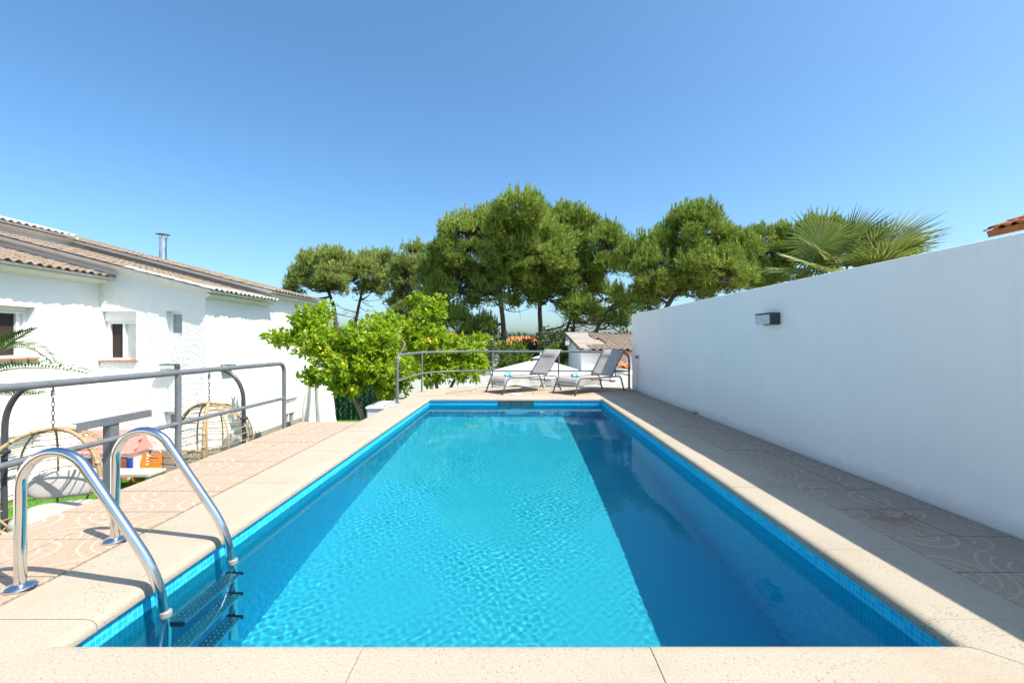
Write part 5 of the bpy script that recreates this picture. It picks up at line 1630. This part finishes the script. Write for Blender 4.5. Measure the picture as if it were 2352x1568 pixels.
lemon_tree("wide lemon tree with leaning trunks beside the closed parasol",
    [[G1(-3.05, 9.9), Q(835, 962, 9.8), Q(818, 925, 9.8), Q(800, 890, 9.8), Q(770, 840, 9.8)],
     [G1(-2.85, 10.3), Q(880, 945, 10.2), Q(868, 905, 10.2), Q(858, 880, 10.2), Q(850, 820, 10.2)],
     [G1(-2.75, 10.6), Q(905, 935, 10.5), Q(893, 900, 10.5), Q(900, 850, 10.5), Q(930, 790, 10.5)]],
    [(655, 775, 9.9, 44, 17), (708, 742, 9.9, 40, 32), (742, 720, 10.2, 24, 22), (735, 792, 9.7, 56, 40), (790, 845, 9.6, 74, 40), (850, 785, 9.9, 72, 48), (885, 850, 9.9, 70, 40), (725, 868, 9.7, 34, 20), (885, 740, 10.3, 36, 26), (800, 890, 9.6, 40, 16), (900, 890, 10.0, 40, 18)],
    501, 1500, [(708, 786, 9.35), (735, 800, 9.25), (741, 812, 9.25), (700, 760, 9.6), (788, 836, 9.05), (758, 757, 9.95), (765, 768, 9.95), (808, 896, 9.25)], 240)
lemon_tree("upright lemon tree growing behind the curved railing",
    [[G1(-1.9, 12.2), Q(1005, 900, 12.2), Q(1000, 870, 12.2), Q(985, 800, 12.2)],
     [G1(-1.7, 12.5), Q(1030, 900, 12.4), Q(1045, 870, 12.4), Q(1065, 830, 12.4)]],
    [(985, 735, 11.9, 36, 46), (1005, 700, 12.0, 18, 24), (960, 690, 12.0, 16, 14), (940, 770, 11.8, 48, 40), (1000, 790, 11.8, 62, 36), (1072, 800, 12.2, 46, 28), (1060, 850, 12.0, 56, 26), (985, 850, 11.8, 56, 34), (1100, 780, 12.3, 20, 16), (1090, 832, 12.2, 32, 20)],
    503, 1150, [(983, 778, 11.2), (987, 784, 11.2), (1002, 782, 11.3), (945, 822, 11.2)], 60)

# ---- fan palm behind the tall wall
M_FAN = rnd_mat("fan_palm_leaf", [(0.1, (0.09, 0.14, 0.03)), (0.5, (0.22, 0.28, 0.065)), (0.9, (0.44, 0.44, 0.17))], 0.45, 0.4, 0.3)
M_FAN_D = rnd_mat("fan_palm_old_leaf", [(0.1, (0.09, 0.08, 0.03)), (0.5, (0.15, 0.13, 0.055)), (0.9, (0.22, 0.20, 0.10))], 0.6, 0.25, 0.2)
def fan_palm(c, label, seed):
    g = np.random.default_rng(seed)
    r = empty("fan_palm", (c[0], c[1], GZ), label=label, cat="palm")
    C = np.array(c)
    tr_ = MB().tube([(c[0], c[1], GZ), (c[0] + .03, c[1], .3), (c[0], c[1], c[2])], [.16, .14, .13], 12)
    part(tr_, "trunk", M_BARK, r, True)
    for k in range(25):
        az = g.uniform(0, 2 * math.pi); el = g.uniform(-.15, 1.2) if k > 6 else g.uniform(-.5, -.1)
        d = np.array([math.cos(az) * math.cos(el), math.sin(az) * math.cos(el), math.sin(el)])
        pl = g.uniform(.38, .72)
        hub = C + d * pl + np.array([0, 0, -.06 * math.cos(el)])
        rad = g.uniform(.66, .95)
        droop = .30 * math.cos(el)
        t = unit(d + np.array([0, 0, -droop * .4]))
        side = unit(np.cross(t, np.array([0, 0, 1.0]) + g.normal(0, .25, 3)))
        up = np.cross(side, t)
        vs, fs = [], []
        vs_p = [tuple(C + d * .05), tuple(C + d * pl * .6 + np.array([0, 0, .02])), tuple(hub)]
        b = MB(); b.m = 0
        b.tube(vs_p, [.016, .011, .009], 5, False)
        ns = 44
        for j in range(ns):
            a = (j / (ns - 1) - .5) * R(290 if el > .2 else 240)
            a1 = a + R(3.0)
            ln = rad * (1 - .22 * abs(a) / R(145)) * g.uniform(.92, 1.06)
            da = t * math.cos(a) + side * math.sin(a)
            cup = up * (.18 * (1 - math.cos(a)) + .05)
            wv = (-t * math.sin(a) + side * math.cos(a))
            p0 = hub
            p1 = hub + (da + cup) * ln * .52
            p2 = hub + (da + cup * .8) * ln - np.array([0, 0, .09 * ln * g.uniform(.4, 1.6)])
            hw = .0175 * rad / .65
            b.add([tuple(p0), tuple(p1 + wv * hw), tuple(p1 + up * .012 - wv * 0), tuple(p1 - wv * hw), tuple(p2)], [(0, 1, 2), (0, 2, 3), (1, 4, 2), (2, 4, 3)])
        old = k <= 6 or g.random() < .08
        o = part(b, "frond", M_FAN_D if old else M_FAN, r)
        at = o.data.attributes.new("rnd", 'FLOAT', 'FACE'); at.data.foreach_set("value", (np.repeat(g.random(), len(o.data.polygons)) * .6 + g.random(len(o.data.polygons)) * .4).astype(np.float32))
    return r
fan_palm((5.08, 7.0, 2.02), "fan palm with stiff pleated fronds rising behind the tall pool wall", 601)

# ---- feather palm at the house side
M_FEATHER = rnd_mat("feather_palm_leaf", [(0.1, (0.04, 0.09, 0.025)), (0.5, (0.09, 0.16, 0.04)), (0.9, (0.20, 0.26, 0.08))], 0.4, 0.5, 0.25)
fp = empty("feather_palm", (-7.35, 6.1, GZ), label="feather palm arching its fronds in front of the white house wall", cat="palm")
part(MB().tube([(-7.35, 6.1, GZ), (-7.33, 6.1, -.4), (-7.35, 6.1, .55)], [.17, .15, .13], 12), "trunk", M_BARK, fp, True)
def feather(a, mid, e, seed, ll=.34):
    g = np.random.default_rng(seed)
    pts = [np.array(a) * (1 - t) ** 2 + np.array(mid) * 2 * t * (1 - t) + np.array(e) * t * t for t in np.linspace(0, 1, 40)]
    b = MB().tube([tuple(p) for p in pts[::3]] + [tuple(pts[-1])], [.013 - .0007 * i for i in range(15)], 5, False)
    for i in range(5, 39):
        t = unit(pts[min(i + 1, 39)] - pts[i - 1])
        sd = unit(np.cross(t, np.array([0, 0, 1.0]))); up = np.cross(sd, t)
        f = i / 39; L = ll * (math.sin(math.pi * min(1, .15 + .82 * f)) ** .6)
        for s in (-1, 1):
            d = unit(t * (.75 + .5 * f) + sd * s * .85 + up * (.55 + g.normal(0, .12)))
            w = unit(np.cross(d, up)) * .014
            p = pts[i]; m_ = p + d * L * .5
            tip = p + d * L * g.uniform(.9, 1.08) - np.array([0, 0, .03])
            b.add([tuple(p), tuple(m_ + w), tuple(m_ + up * .008), tuple(m_ - w), tuple(tip)], [(0, 1, 2), (0, 2, 3), (1, 4, 2), (2, 4, 3)])
    o = part(b, "frond", M_FEATHER, fp)
    at = o.data.attributes.new("rnd", 'FLOAT', 'FACE'); at.data.foreach_set("value", g.random(len(o.data.polygons)).astype(np.float32))
pc = (-7.35, 6.1, .55)
feather(pc, (-7.05, 6.1, .95), tuple(Q(78, 756, 6.1)), 1, .30)
feather(pc, (-6.75, 6.1, .86), tuple(Q(205, 858, 6.0)), 2, .36)
feather(pc, (-6.9, 5.9, .35), tuple(Q(95, 905, 5.8)), 3, .34)
for k, az in enumerate((100, 150, 190, 230, 280, 320)):
    d = (math.cos(R(az)), math.sin(R(az)))
    if az == 320: continue
    feather(pc, (pc[0] + d[0] * .6, pc[1] + d[1] * .6, 1.35), (pc[0] + d[0] * 1.35, pc[1] + d[1] * 1.35, .75), 10 + k, .34)

# ---- weeds at the foot of the wall
M_WEED = rnd_mat("weed", [(0.1, (0.04, 0.08, 0.02)), (0.9, (0.12, 0.17, 0.05))], 0.6, 0.3)
for (y, h_, nn, lab) in ((6.85, .11, 14, "little green weed sprouting at the foot of the pool wall"),):
    x = wall_x(y) - .03 if h_ > .1 else PX1 + CW + .01
    gk = np.random.default_rng(int(y * 100))
    P = np.stack([x + gk.normal(0, .015, nn), y + gk.normal(0, .02, nn), np.full(nn, -.003)], 1)
    D = unit(np.stack([gk.normal(-.1, .35, nn), gk.normal(0, .35, nn), np.ones(nn)], 1))
    V, Fc, rn = blades(P, D, gk.uniform(.4, 1, nn) * h_, gk.uniform(.003, .007, nn), 3)
    o = np_mesh("weed", V - np.array([x, y, 0]), Fc, M_WEED, None, False, rn)
    o.location = (x, y, 0); tag(o, lab, "weed")
